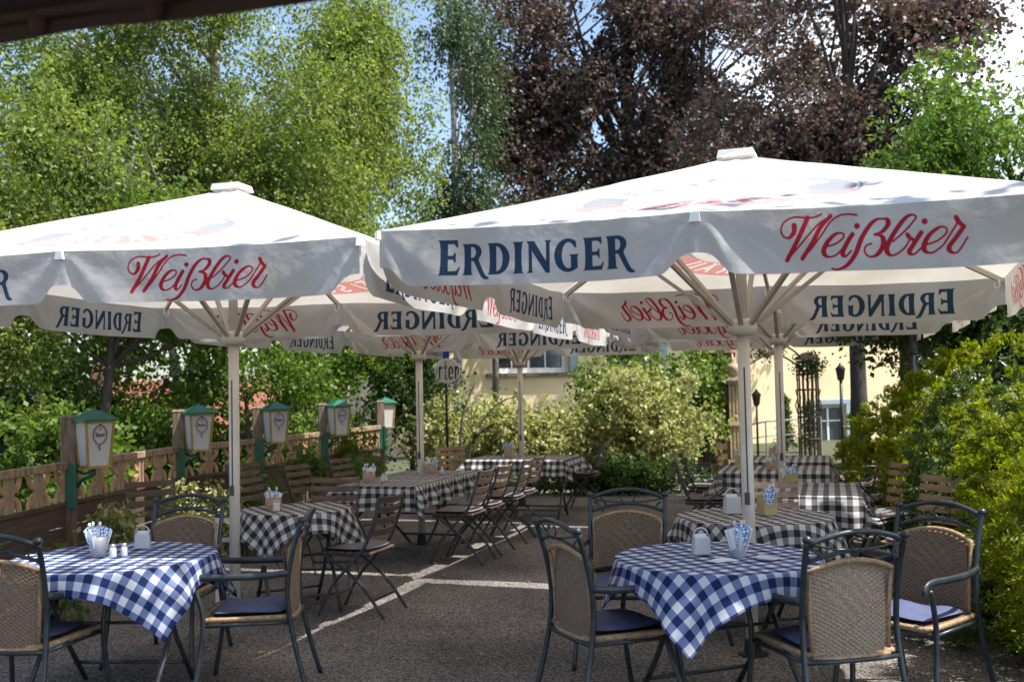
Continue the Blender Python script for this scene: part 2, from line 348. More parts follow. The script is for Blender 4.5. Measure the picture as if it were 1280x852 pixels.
def logo_image():
    W_, H_ = 2.0, 1.3
    r = Ras(W_, H_, 300); cx, cy, A, B = 1.0, .60, .72, .44
    ell = lambda a, b, n=90: [(cx + a * math.cos(2 * math.pi * i / n), cy + b * math.sin(2 * math.pi * i / n)) for i in range(n)]
    r.poly([ell(A, B), ell(A - .012, B - .012)], NAVY)
    r.poly([ell(A - .03, B - .03), ell(A - .25, B - .17)], NAVY)
    # wide red banner over the lower part, with white letters
    lo = [(cx + (A + .02) * math.cos(R_(a)), cy + (B + .01) * math.sin(R_(a))) for a in range(192, 349, 4)]
    hi = [(cx + (A - .22) * math.cos(R_(a)), cy + (B - .2) * math.sin(R_(a))) for a in range(348, 191, -4)]
    r.poly([lo + hi], (.62, .03, .03))
    def ring(t_, rr, lower=False):
        a = (A - .25) * (1 - rr) + (A - .03) * rr; b = (B - .17) * (1 - rr) + (B - .03) * rr
        return (cx + a * math.cos(t_), cy + b * math.sin(t_))
    hl = .16; wl = wordlen('ERDINGER', hl)
    def wp(x, y): return ring(R_(158 - 136 * x / wl), .10 + .80 * y / (hl * 1.16))
    word(r, 'ERDINGER', 0, 0, hl, (.9, .9, .9), warp=wp)
    txt = 'WEISSBRAU'; n = len(txt)
    for i, ch in enumerate(txt):
        for st in SF[ch]:
            P = smooth(st, 6) if ch in 'SU' else np.concatenate([np.linspace(st[k], st[k + 1], 8) for k in range(len(st) - 1)])
            pts = [ring(R_(205 + 130 * (i + .15 + p[0] * .75) / n), .92 - .80 * min(p[1], 1.1)) for p in P]
            pts = [(x, y - .005) for x, y in pts]; r.stroke(pts, [.011] * len(pts), (.92, .92, .92))
    for sd in (-1, 1):
        for j in range(7):
            for k in range(5):
                a = R_(90 - sd * (12 + 9 * j)); q = .12 + .03 * k; x0 = cx + sd * (.06 + .05 * j); y0 = cy - .16 + .055 * k + .015 * j
                r.stroke([(x0, y0), (x0 + sd * .012, y0 + .028)], [.007, .003], NAVY)
    return r.image('canopy_logo', NAVY)

def fabric(name, img, W_, H_, strength=1.0, k=1.0):
    m = bpy.data.materials.new(name); m.use_nodes = True; t = m.node_tree; N = t.nodes; L = t.links
    b = N['Principled BSDF']; b.inputs['Roughness'].default_value = .75; b.inputs['Specular IOR Level'].default_value = .25
    uv = N.new('ShaderNodeUVMap'); uv.uv_map = 'print'
    im = N.new('ShaderNodeTexImage'); im.image = img; im.extension = 'CLIP'; L.new(uv.outputs[0], im.inputs[0])
    tcn = N.new('ShaderNodeTexCoord'); n = N.new('ShaderNodeTexNoise'); n.inputs['Scale'].default_value = 2.4; n.inputs['Detail'].default_value = 8; L.new(tcn.outputs['Object'], n.inputs[0])
    r = N.new('ShaderNodeValToRGB'); r.color_ramp.elements[0].position = .30; r.color_ramp.elements[1].position = .60
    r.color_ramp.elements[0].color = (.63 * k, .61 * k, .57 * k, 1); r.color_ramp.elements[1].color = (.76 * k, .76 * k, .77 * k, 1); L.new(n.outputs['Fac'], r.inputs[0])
    n3 = N.new('ShaderNodeTexNoise'); n3.inputs['Scale'].default_value = 1.1; n3.inputs['Detail'].default_value = 5; L.new(tcn.outputs['Object'], n3.inputs[0])
    r3 = N.new('ShaderNodeValToRGB'); r3.color_ramp.elements[0].position = .58; r3.color_ramp.elements[1].position = .74
    r3.color_ramp.elements[0].color = (0, 0, 0, 1); r3.color_ramp.elements[1].color = (.22, .22, .22, 1); L.new(n3.outputs['Fac'], r3.inputs[0])
    mo = N.new('ShaderNodeMixRGB'); mo.inputs[2].default_value = (.42, .36, .16, 1); L.new(r3.outputs[0], mo.inputs[0]); L.new(r.outputs[0], mo.inputs[1])
    mx_ = N.new('ShaderNodeMixRGB'); L.new(mo.outputs[0], mx_.inputs[1]); L.new(im.outputs['Color'], mx_.inputs[2])
    fa = N.new('ShaderNodeMath'); fa.operation = 'MULTIPLY'; fa.inputs[1].default_value = strength; L.new(im.outputs['Alpha'], fa.inputs[0]); L.new(fa.outputs[0], mx_.inputs[0])
    L.new(mx_.outputs[0], b.inputs['Base Color'])
    wv = N.new('ShaderNodeTexNoise'); wv.inputs['Scale'].default_value = 7; wv.inputs['Detail'].default_value = 3; L.new(tcn.outputs['Object'], wv.inputs[0])
    bp = N.new('ShaderNodeBump'); bp.inputs['Strength'].default_value = .35; bp.inputs['Distance'].default_value = .03; L.new(wv.outputs['Fac'], bp.inputs['Height']); L.new(bp.outputs[0], b.inputs['Normal'])
    tr = N.new('ShaderNodeBsdfTranslucent'); warm = N.new('ShaderNodeMixRGB'); warm.blend_type = 'MULTIPLY'; warm.inputs[0].default_value = 1; warm.inputs[2].default_value = (1.0, .92, .80, 1)
    L.new(mx_.outputs[0], warm.inputs[1]); L.new(warm.outputs[0], tr.inputs[0])
    ms = N.new('ShaderNodeMixShader'); ms.inputs[0].default_value = .28; L.new(b.outputs[0], ms.inputs[1]); L.new(tr.outputs[0], ms.inputs[2]); L.new(ms.outputs[0], N['Material Output'].inputs[0])
    return m
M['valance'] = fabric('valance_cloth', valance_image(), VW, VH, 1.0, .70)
M['canopy'] = fabric('canopy_cloth', logo_image(), 2, 1.3, .58)

def uvmesh(name, verts, faces, uvs, m, parent, smooth_=True):
    me = bpy.data.meshes.new(name); me.from_pydata(verts, [], faces); uvl = me.uv_layers.new(name='print')
    li = np.zeros(len(me.loops), np.int32); me.loops.foreach_get('vertex_index', li)
    uvl.data.foreach_set('uv', np.array(uvs, np.float32)[li].ravel())
    me.polygons.foreach_set('use_smooth', [smooth_] * len(me.polygons)); me.materials.append(m); me.update()
    return link(name, me, parent)

# ------------------------------------------------------------ ground
def ground_mat():
    m = bpy.data.materials.new('dark_gravel'); m.use_nodes = True; t = m.node_tree; N = t.nodes; L = t.links
    b = N['Principled BSDF']; b.inputs['Roughness'].default_value = .9; b.inputs['Specular IOR Level'].default_value = .2
    c = N.new('ShaderNodeTexCoord')
    v = N.new('ShaderNodeTexVoronoi'); v.inputs['Scale'].default_value = 120; L.new(c.outputs['Object'], v.inputs[0])
    v2 = N.new('ShaderNodeTexNoise'); v2.inputs['Scale'].default_value = 38; v2.inputs['Detail'].default_value = 5; L.new(c.outputs['Object'], v2.inputs[0])
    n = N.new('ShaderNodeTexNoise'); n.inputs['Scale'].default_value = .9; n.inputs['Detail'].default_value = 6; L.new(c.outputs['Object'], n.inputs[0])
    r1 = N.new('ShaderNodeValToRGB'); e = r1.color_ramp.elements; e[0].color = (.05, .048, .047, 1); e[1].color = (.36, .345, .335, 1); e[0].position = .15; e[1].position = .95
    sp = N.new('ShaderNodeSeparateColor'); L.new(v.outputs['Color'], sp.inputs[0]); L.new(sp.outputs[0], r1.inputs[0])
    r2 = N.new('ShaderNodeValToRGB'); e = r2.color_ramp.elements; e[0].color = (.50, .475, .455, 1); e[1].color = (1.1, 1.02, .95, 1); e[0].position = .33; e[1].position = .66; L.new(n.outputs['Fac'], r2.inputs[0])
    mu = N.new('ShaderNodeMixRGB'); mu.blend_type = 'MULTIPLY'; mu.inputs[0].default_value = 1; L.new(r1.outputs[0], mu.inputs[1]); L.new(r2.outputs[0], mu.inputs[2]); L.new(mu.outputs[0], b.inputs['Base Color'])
    ad = N.new('ShaderNodeMath'); ad.operation = 'ADD'; L.new(v.outputs['Distance'], ad.inputs[0]); L.new(v2.outputs['Fac'], ad.inputs[1])
    bp = N.new('ShaderNodeBump'); bp.inputs['Strength'].default_value = .7; bp.inputs['Distance'].default_value = .012; L.new(ad.outputs[0], bp.inputs['Height']); L.new(bp.outputs[0], b.inputs['Normal'])
    return m
M['ground'] = ground_mat()
def gfn(u, v):
    x = -9 + 18 * u; y = -3 + 21 * v
    return (x, y, .012 * noise.noise(Vector((x * .7, y * .7, 0))))
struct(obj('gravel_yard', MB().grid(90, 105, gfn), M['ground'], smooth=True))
M['soil'] = mat('soil_and_grass', (.05, .075, .022), .95, 0, .5, 1.5, .5, 20, col2=(.055, .042, .028))
g = MB(); g.grid(4, 4, lambda u, v: (-400 + 800 * u, -200 + 1000 * v, -.03)); struct(obj('ground', g, M['soil']))

def stones():
    n = 9000; X = rng.uniform(-4, 4, n); Y = 3.6 + rng.random(n) ** 1.6 * 9; s = rng.uniform(.003, .011, n)
    base = np.array([(1, 0, 0), (0, 1, 0), (-1, 0, 0), (0, -1, 0), (0, 0, .8)]); fc = np.array([(0, 1, 4), (1, 2, 4), (2, 3, 4), (3, 0, 4)])
    a = rng.uniform(0, 6.28, n); c, sn = np.cos(a), np.sin(a)
    V = base[None] * s[:, None, None] * rng.uniform(.6, 1.3, (n, 5, 1)); x = V[..., 0] * c[:, None] - V[..., 1] * sn[:, None]; y = V[..., 0] * sn[:, None] + V[..., 1] * c[:, None]
    V = np.stack([x + X[:, None], y + Y[:, None], V[..., 2] + .006], -1).reshape(-1, 3); F = (fc[None] + 5 * np.arange(n)[:, None, None]).reshape(-1, 3)
    me = bpy.data.meshes.new('pebbles'); me.from_pydata(V.tolist(), [], F.tolist())
    me.materials.append(mat('pebble', (.22, .20, .18), .9, 0, .5, 30)); return link('pebbles', me)
o = stones(); struct(o, 'stuff'); tag(o, 'loose small grit and pebbles scattered over the dark yard', 'gravel')

# ------------------------------------------------------------ foliage
def leafcloud(centers, rad, per, size, aspect=.6, squash=1.0, droop=0.0, vertical=0.0, flat=False, twigs=6):
    """leaves set along short twigs that spread from each cluster centre and droop towards their tips"""
    n = len(centers) * per; C_ = np.repeat(np.array(centers, float), per, 0); r_ = np.repeat(np.array(rad, float) * np.ones(len(centers)), per)
    T = rng.normal(0, 1, (len(centers), twigs, 3)); T /= np.linalg.norm(T, axis=2)[..., None]; T[..., 2] *= squash if squash < 1 else 1
    ci = np.repeat(np.arange(len(centers)), per); td = T[ci, rng.integers(0, twigs, n)]; t = rng.random(n) ** .8
    P = C_ + td * (t * r_ * 1.25)[:, None] + rng.normal(0, .10, (n, 3)) * r_[:, None]; P[:, 2] -= (droop * .9 + .12 * r_) * t ** 2 * (.5 + np.repeat(rng.random(len(centers)), per))
    d = td * .5 + rng.normal(0, .8, (n, 3)); d[:, 2] = d[:, 2] * (1 - vertical) - .35 - 1.0 * vertical
    d /= np.linalg.norm(d, axis=1)[:, None]; q = rng.normal(0, 1, (n, 3)); w_ = np.cross(d, q); w_ /= np.linalg.norm(w_, axis=1)[:, None]
    L_ = size * rng.uniform(.5, 1.4, n)[:, None]; W_ = L_ * aspect
    V = np.stack([P, P + d * L_ * .45 + w_ * W_ * .5, P + d * L_, P + d * L_ * .45 - w_ * W_ * .5], 1)
    return V.reshape(-1, 3)
def quadmesh(name, V, m, parent=None):
    n = len(V) // 4; me = bpy.data.meshes.new(name); me.vertices.add(len(V)); me.vertices.foreach_set('co', V.astype(np.float32).ravel())
    me.loops.add(4 * n); me.loops.foreach_set('vertex_index', np.arange(4 * n, dtype=np.int32)); me.polygons.add(n)
    me.polygons.foreach_set('loop_start', np.arange(0, 4 * n, 4, dtype=np.int32)); me.update(calc_edges=True); me.validate(); me.materials.append(m)
    return link(name, me, parent)
def blobs(ells, n, shell=.45, gap=.0, gs=.5, seed=0):
    """cluster centres inside ellipsoids, biased outwards, with noisy holes"""
    out = []; vol = np.array([e[3] * e[4] * e[5] for e in ells]) ** .7; pr = vol / vol.sum(); tries = 0
    while len(out) < n and tries < n * 12:
        tries += 1; e = ells[rng.choice(len(ells), p=pr)]; d = rng.normal(0, 1, 3); d /= np.linalg.norm(d); r = (shell + (1 - shell) * rng.random()) if rng.random() < .75 else rng.random()
        p = np.array(e[:3]) + d * r * np.array(e[3:6])
        if gap and noise.noise(Vector(p * gs) + Vector((seed * 7.3, 0, 0))) < gap - .35: continue
        if p[2] < .08: continue
        out.append(p)
    return np.array(out)
def branches(mb, root, top, targets, r0, n=22, jitter=.25, curl=.25, lo=.25):
    root = Vector(root); top = Vector(top); k = 9; pts = []; rs = []
    for i in range(k + 1):
        t = i / k; p = root.lerp(top, t); off = noise.noise_vector(Vector((root.x, root.y, t * 3))) * jitter * t
        pts.append(p + Vector((off.x, off.y, 0))); rs.append(r0 * (1.25 if i == 0 else 1) * (1 - .72 * t))
    mb.tube(pts, rs, 10)
    idx = rng.choice(len(targets), min(n, len(targets)), replace=False)
    for i in idx:
        T = Vector(targets[i]); t = min(.97, max(lo, (T.z - root.z) / max(.1, top.z - root.z) - .18 - .1 * random.random())); f = t * k; a = int(f)
        s_ = pts[a].lerp(pts[min(k, a + 1)], f - a); ln = (T - s_).length; mid = s_.lerp(T, .5) + Vector((random.uniform(-1, 1), random.uniform(-1, 1), random.uniform(0, 1))) * curl * ln * .4
        rr = r0 * (1 - .72 * t) * .5
        mb.tube([s_, s_.lerp(mid, .6) + Vector((0, 0, -.02)), mid, mid.lerp(T, .6), T], [rr, rr * .8, rr * .55, rr * .35, rr * .12], 6)
def tree(name, label, cat, trunks, ells, ncl, crad, per, size, lm, bm, group=None, gap=.25, gs=.5, shell=.45, squash=1, droop=0, vertical=0, aspect=.6, nb=22, seed=0, lo=.25, tj=.25):
    root = thing(name, label, cat, tuple(trunks[0][0]), 0, group); o0 = np.array(trunks[0][0])
    C_ = blobs(ells, ncl, shell, gap, gs, seed)
    tb = MB()
    for (a, b, r) in trunks: branches(tb, Vector(a) - Vector(o0), Vector(b) - Vector(o0), C_ - o0, r, nb, tj, lo=lo)
    obj('trunk' if cat == 'tree' else 'stem', tb, bm, root, True)
    V = leafcloud(C_ - o0, crad * rng.uniform(.6, 1.3, len(C_)), per, size, aspect, squash, droop, vertical)
    V[:, 2] = np.maximum(V[:, 2], .01 - o0[2])
    quadmesh('crown' if cat == 'tree' else 'foliage', V, lm, root)
    return root

# left: two birches and the trees round them
tree('birch_tree', 'large bright green birch with pale trunk behind the second lantern', 'tree', [((-5.7, 18, 0), (-4.9, 18.2, 11), .16), ((-5.5, 18.1, 0), (-7.4, 17.6, 9.5), .09)],
     [(-5.2, 17.8, 7.2, 2.6, 2.0, 4.0), (-3.6, 17.3, 5.6, 1.7, 1.6, 2.5), (-7.6, 17.5, 6.6, 2.2, 2.0, 3.2), (-5.4, 17.8, 4.2, 2.4, 1.0, .9)], 2150, .55, 76, .070, L_BIRCH, M['bark_b'], 'birches on the left', .41, .75, .3, 1.1, .5, .45, .62, 40, 1)
tree('birch_tree', 'birch with forked pale trunk right of the bigger birch', 'tree', [((-3.75, 20, 0), (-3.0, 20.3, 11), .13), ((-3.65, 20, 1.6), (-4.6, 20.2, 9), .07)],
     [(-2.9, 19.8, 7.5, 1.7, 1.8, 4.2), (-3.4, 19.4, 4.3, 2.0, 1.3, 1.6)], 1100, .55, 76, .076, L_BIRCH, M['bark_b'], 'birches on the left', .42, .7, .3, 1.1, .5, .45, .62, 30, 2)
tree('leafy_tree', 'yellow green leafy tree at the far left edge above the first parasol', 'tree', [((-8.2, 13.8, 0), (-7.4, 13.6, 6.5), .13)],
     [(-6.9, 13.3, 4.2, 2.2, 1.6, 1.9), (-7.6, 13.2, 2.6, 1.6, 1.2, 1.0)], 850, .42, 66, .07, L_BIRCH, M['bark_d'], None, .34, .8, .3, 1, .3, .35, .6, 30, 3)
tree('leafy_tree', 'dark slanting trunk tree with green leaves behind the first lantern', 'tree', [((-5.75, 14, 0), (-5.2, 14.2, 5.0), .085)],
     [(-5.1, 14.4, 3.6, 1.7, 1.1, 1.0), (-6.2, 14.8, 2.6, 1.2, .9, .9), (-4.3, 14.6, 3.0, 1.0, .8, .8)], 420, .42, 46, .085, L_MID, M['bark_d'], None, .36, .9, .3, 1, .1, .1, .7, 18, 4, .4)
# understorey behind the fence
us = [((-7.2, 11.5, 0), (1.3, .9, 1.1), L_MID, 'wide green bush behind the fence at the left edge'),
      ((-5.3, 11.6, 0), (1.0, .8, .7), L_MID, 'low bush behind the fence left of the first lantern'),
      ((-5.3, 16.0, 0), (1.5, .9, .8), L_MID, 'wide leafy bush below the birch trunks'),
      ((-3.9, 15.2, 0), (1.2, .9, 1.3), L_MID, 'leafy bush behind the second and third lanterns'),
      ((-2.9, 17.3, 0), (1.4, 1.0, 1.6), L_MID, 'leafy green bush behind the fourth lantern'),
      ((-1.75, 17.6, 0), (.9, .8, 1.5), L_DARK, 'dark bush left of the round hanging sign'),
      ((-7.0, 17.5, 0), (1.6, .9, 1.3), L_DARK, 'dark bush hiding the far house left of the birch trunk'),
      ((-8.8, 16.5, 0), (2.0, 1.3, 1.7), L_DARK, 'dark bush far left under the yellow green tree')]
for i, (p, e, lm, lab) in enumerate(us):
    tree('bush', lab, 'bush', [(p, (p[0], p[1], e[2] * 1.6), .05)], [(p[0], p[1], e[2], e[0], e[1], e[2])], int(200 * e[0] * e[2] ** .6), .3, 38, .082, lm, M['bark_d'], 'bushes behind the fence', .34, 1.1, .35, 1, 0, 0, .62, 14, 10 + i, .1)
tree('maple_tree', 'small tree with orange red leaves between the bushes', 'tree', [((-2.6, 19.2, 0), (-2.4, 19.2, 2.6), .04)], [(-2.3, 19, 2.4, .75, .5, .55)], 60, .3, 36, .085, L_RED, M['bark_d'], None, .2, .9, .3, nb=10, seed=22)
# middle and right backdrop
tree('copper_beech', 'huge dark purple copper beech filling the middle of the backdrop', 'tree', [((3.1, 27.5, 0), (3.4, 27.5, 16), .30), ((1.2, 27, 0), (.6, 27, 13), .15), ((5.0, 28, 0), (5.6, 28, 14), .16)],
     [(1.6, 27, 10, 3.1, 2.4, 4.6), (4.9, 27, 11, 3.2, 2.4, 5.0), (.9, 26.6, 6.0, 2.9, 1.5, 1.7), (5.2, 26.5, 6.8, 3.4, 1.6, 2.0), (7.6, 27.5, 8.5, 1.8, 1.4, 4.0), (-.2, 26.4, 8.6, 1.4, 1.2, 3.6)], 2300, .55, 44, .115, L_BEECH, M['bark_d'], 'copper beeches behind the parasols', .43, .62, .25, .8, .1, 0, .75, 60, 31)
tree('copper_beech', 'copper beech on the right with sky showing round its dark trunk', 'tree', [((6.8, 20.2, 0), (6.9, 20.4, 12.5), .17)],
     [(6.9, 20.4, 8.2, 3.0, 2.4, 3.2), (5.4, 20.4, 6.4, 2.0, 1.8, 1.6), (8.5, 20.2, 8.9, 1.3, 1.3, .6), (7.6, 20.2, 6.0, 1.6, 1.4, .9)], 1000, .45, 44, .105, L_BEECH, M['bark_d'], 'copper beeches behind the parasols', .35, .55, .3, .7, .1, 0, .75, 60, 33, .35)
tree('weeping_birch', 'grey green weeping birch between the bright birch and the copper beech', 'tree', [((-1.3, 24, 0), (-1.2, 24, 11.5), .12)],
     [(-1.1, 24, 9.2, 1.1, .9, 3.2), (-1.2, 24, 5.4, 1.5, .8, 1.7), (.6, 24, 4.9, 1.4, .7, 1.0)], 620, .4, 60, .10, L_SPRUCE, M['bark_b'], None, .36, .6, .2, 1.8, 1.2, .6, .5, 30, 35)
tree('maple_tree', 'fresh bright green tree at the right edge above the parasol', 'tree', [((7.6, 14.5, 0), (7.0, 14.0, 5.2), .12)],
     [(6.6, 13.6, 5.0, 1.7, 1.5, 1.25), (7.6, 13.6, 4.4, 1.8, 1.5, 1.3), (5.6, 13.8, 4.1, 1.2, 1.1, .9)], 880, .38, 60, .095, L_FRESH, M['bark_d'], None, .30, .8, .25, .9, .2, .2, .45, 30, 37)
tree('evergreen_tree', 'dark tree in shade behind the golden hedge under the right parasols', 'tree', [((6.6, 13.2, 0), (6.6, 13.2, 4.0), .12)],
     [(6.3, 13.0, 2.5, 2.2, 1.0, 1.1), (8.2, 12.6, 2.6, 2.0, 1.2, 1.2), (5.1, 14, 2.9, .9, .8, .6)], 620, .42, 46, .09, L_DARK, M['bark_d'], None, .33, .7, .3, .9, 0, 0, .6, 30, 39)
for i, (x, y, h_, lab) in enumerate([(-14, 36, 12, 'tall green tree far behind at the left'), (-8, 38, 10, 'green tree far behind the birches'), (13, 34, 9, 'green tree far behind the yellow house on the right'), (20, 30, 10, 'green tree far behind at the right edge'), (2, 44, 13, 'dark tree far behind the copper beech'), (10, 46, 13, 'dark tree far behind the right beech')]):
    tree('distant_tree', lab, 'tree', [((x, y, 0), (x, y, h_ * .8), .25)], [(x, y, h_ * .55, h_ * .36, h_ * .3, h_ * .42)], 260, 1.1, 26, .32, L_DARK if i > 3 else L_MID, M['bark_d'], 'distant trees', .22, .3, .35, nb=10, seed=50 + i)
# shade tree standing out of view on the right: its crown is overhead
tree('lime_tree', 'tall shade tree whose crown hangs over the near tables', 'tree', [((6.4, .2, 0), (4.2, 2.2, 10), .22)],
     [(4.6, 1.7, 8.2, 3.4, 1.9, 1.5), (1.9, 1.9, 8.6, 2.7, 1.9, 1.3), (7.4, 3.0, 8.4, 1.5, 1.5, 1.2)], 900, .6, 30, .16, L_MID, M['bark'], None, .30, .45, .2, .8, 0, 0, .7, 30, 61, .5)

t = thing('climber', 'ivy creeping over the top of the round iron trellis', 'climber', (5.75, 19.8, 0)); C_ = blobs([(0, 0, 1.9, .32, .25, .22), (-.7, .1, 2.15, .5, .15, .12)], 46, .4, 0, 1, 44)
sb = MB(); branches(sb, Vector((0, .1, 0)), Vector((0, .1, 1.8)), C_, .015, 10, .05, lo=.4); obj('stem', sb, M['bark_d'], t, True); quadmesh('foliage', leafcloud(C_, .13, 20, .06, .65), L_DARK, t)
# variegated shrubs and climber in front of the house
for i, (c, e, n_, lab, lm, sz) in enumerate([
    ((.35, 16.8, 0), (1.15, .8, .80), 300, 'cream and green variegated shrub left of the climber in front of the house', L_VARI, .075),
    ((2.15, 16.6, 0), (1.12, .9, .98), 400, 'big cream and green variegated shrub in the middle of the flower bed', L_VARI, .075),
    ((-.75, 17.2, 0), (1.0, .7, .85), 190, 'loose variegated bush below the round hanging sign', L_VARI, .07),
    ((2.3, 18.2, 0), (1.25, .6, 1.35), 430, 'green climbing shrub reaching up to the parasol edges', L_MID, .075),
    ((3.62, 19.1, 0), (.40, .35, 1.3), 90, 'climber wrapped round the brick pillar', L_MID, .075),
    ((1.7, 15.4, 0), (1.9, .35, .20), 170, 'low dark green border plants at the foot of the shrubs', L_DARK, .07)]):
    tree('shrub', lab, 'shrub', [((c[0] - .1, c[1], 0), (c[0] + .2, c[1], e[2] * 1.7), .035), ((c[0] + .15, c[1], 0), (c[0] - .5, c[1] + .1, e[2] * 1.4), .03)],
         [(c[0], c[1], e[2], *e)], n_, .26, 46, sz, lm, M['bark_d'], 'shrubs in the bed before the house', .30, 1.3, .35, 1, 0, 0, .65, 16, 70 + i, .1)
# bare arching branches in front
t = thing('bare_shrub', 'dark arching bare branches of a shrub left of the far table', 'shrub', (-.75, 16.2, 0))
b = MB()
for pts in ([(0, 0, 0), (.02, 0, .5), (.2, .05, 1.0), (.5, .1, 1.35), (.9, .1, 1.5)], [(.12, 0, .85), (.5, .05, 1.05), (.8, .05, .9), (1.05, 0, .55)], [(0, 0, .1), (-.1, 0, .6), (-.05, 0, 1.2), (.15, 0, 1.7)]):
    S = smooth([np.array(p) for p in pts], 5); b.tube([tuple(p) for p in S], [.028 * (1 - .7 * i / len(S)) for i in range(len(S))], 6)
obj('branch', b, M['bark_d'], t, True)
# clipped small conifers by the house
for i, (x, y, h_, lab) in enumerate([(6.35, 24, 1.15, 'small pointed conifer left of the round iron trellis'), (6.85, 23.8, 1.0, 'small pointed conifer behind the round iron trellis')]):
    r = thing('cypress', lab, 'conifer', (x, y, 0), 0, 'little cypresses by the house')
    obj('stem', MB().tube([(0, 0, 0), (0, 0, .5)], .04, 8), M['bark_d'], r)
    zz = rng.random(260) ** .9; C_ = np.stack([rng.normal(0, .12, 260) * (1 - zz), rng.normal(0, .12, 260) * (1 - zz), .1 + zz * h_], 1)
    quadmesh('foliage', leafcloud(C_, .11, 14, .06, .35, 1.4, 0, -.6), L_DARK, r)

# golden conifer hedge on the right: separate bushes
def frondbush(lab, c, e, n, lm, seed, size=.085):
    n = int(n * 1.6)
    root = thing('juniper_bush', lab, 'conifer bush', (c[0], c[1], 0), 0, 'golden green conifer bushes on the right')
    C_ = blobs([(0, 0, e[2] * .55, e[0], e[1], e[2] * .55), (e[0] * .1, 0, e[2] * .35, e[0] * 1.05, e[1] * 1.05, e[2] * .36)], n, .86, .06, 1.6, seed)
    mb = MB(); branches(mb, Vector((0, 0, 0)), Vector((0, 0, e[2] * .8)), C_, .05, 24, .1); obj('stem', mb, M['bark_d'], root, True)
    out = C_ - np.array([0, 0, e[2] * .3]); out /= np.linalg.norm(out, axis=1)[:, None] + 1e-6
    per = 66; N_ = len(C_) * per; A = np.repeat(out, per, 0); P0 = np.repeat(C_, per, 0)
    A = A + np.repeat(rng.normal(0, .33, (len(C_), 3)), per, 0); A /= np.linalg.norm(A, axis=1)[:, None]
    t_ = rng.random(N_)[:, None]; side = np.cross(A, np.repeat(rng.normal(0, 1, (len(C_), 3)), per, 0)); side /= np.linalg.norm(side, axis=1)[:, None]
    sg = rng.choice([-1, 1], N_)[:, None]; fl = rng.uniform(.12, .26, N_)[:, None] * 1.0
    P = P0 + A * t_ * .15 + rng.normal(0, .012, (N_, 3)) - np.array([0, 0, .05]) * t_ ** 2
    d = A * .55 + side * sg * .8 + rng.normal(0, .22, (N_, 3)); d /= np.linalg.norm(d, axis=1)[:, None]
    w_ = np.cross(d, rng.normal(0, 1, (N_, 3))); w_ /= np.linalg.norm(w_, axis=1)[:, None]; L_ = size * .75 * (1.15 - t_ * .75) * rng.uniform(.6, 1.2, N_)[:, None]
    V = np.stack([P, P + d * L_ * .5 + w_ * L_ * .19, P + d * L_, P + d * L_ * .5 - w_ * L_ * .19], 1).reshape(-1, 3); V[:, 2] = np.maximum(V[:, 2], .01)
    quadmesh('foliage', V, lm, root)
frondbush('nearest golden green conifer bush at the bottom right corner', (3.45, 5.2), (.95, 1.0, 1.30), 950, L_GOLD, 1, .07)
frondbush('feathery golden conifer bush right of the wicker chair at the picture edge', (4.0, 6.7), (1.0, 1.0, 1.55), 800, L_GOLD, 2, .08)
frondbush('bluish green conifer bush in the middle of the hedge', (3.95, 7.9), (.85, .9, 1.55), 650, L_BLUEG, 3, .08)
frondbush('tall yellow green conifer bush at the top of the hedge', (4.55, 9.2), (1.2, 1.1, 1.75), 850, L_GOLD, 4, .09)
frondbush('rounded yellow green conifer bush at the left end of the hedge', (4.55, 11.0), (1.0, 1.0, 1.45), 700, L_GOLD, 5, .09)
frondbush('dark low conifer growth behind the near wicker chair', (2.95, 6.35), (.5, .6, .55), 260, L_BLUEG, 6, .07)
frondbush('bright green low bush between the tilted chairs and the hedge', (3.95, 9.4), (.5, .6, .75), 260, L_FRESH, 7, .07)
frondbush('golden conifer bush at the far right of the hedge top', (5.7, 8.6), (1.2, 1.2, 1.85), 650, L_GOLD, 8, .09)

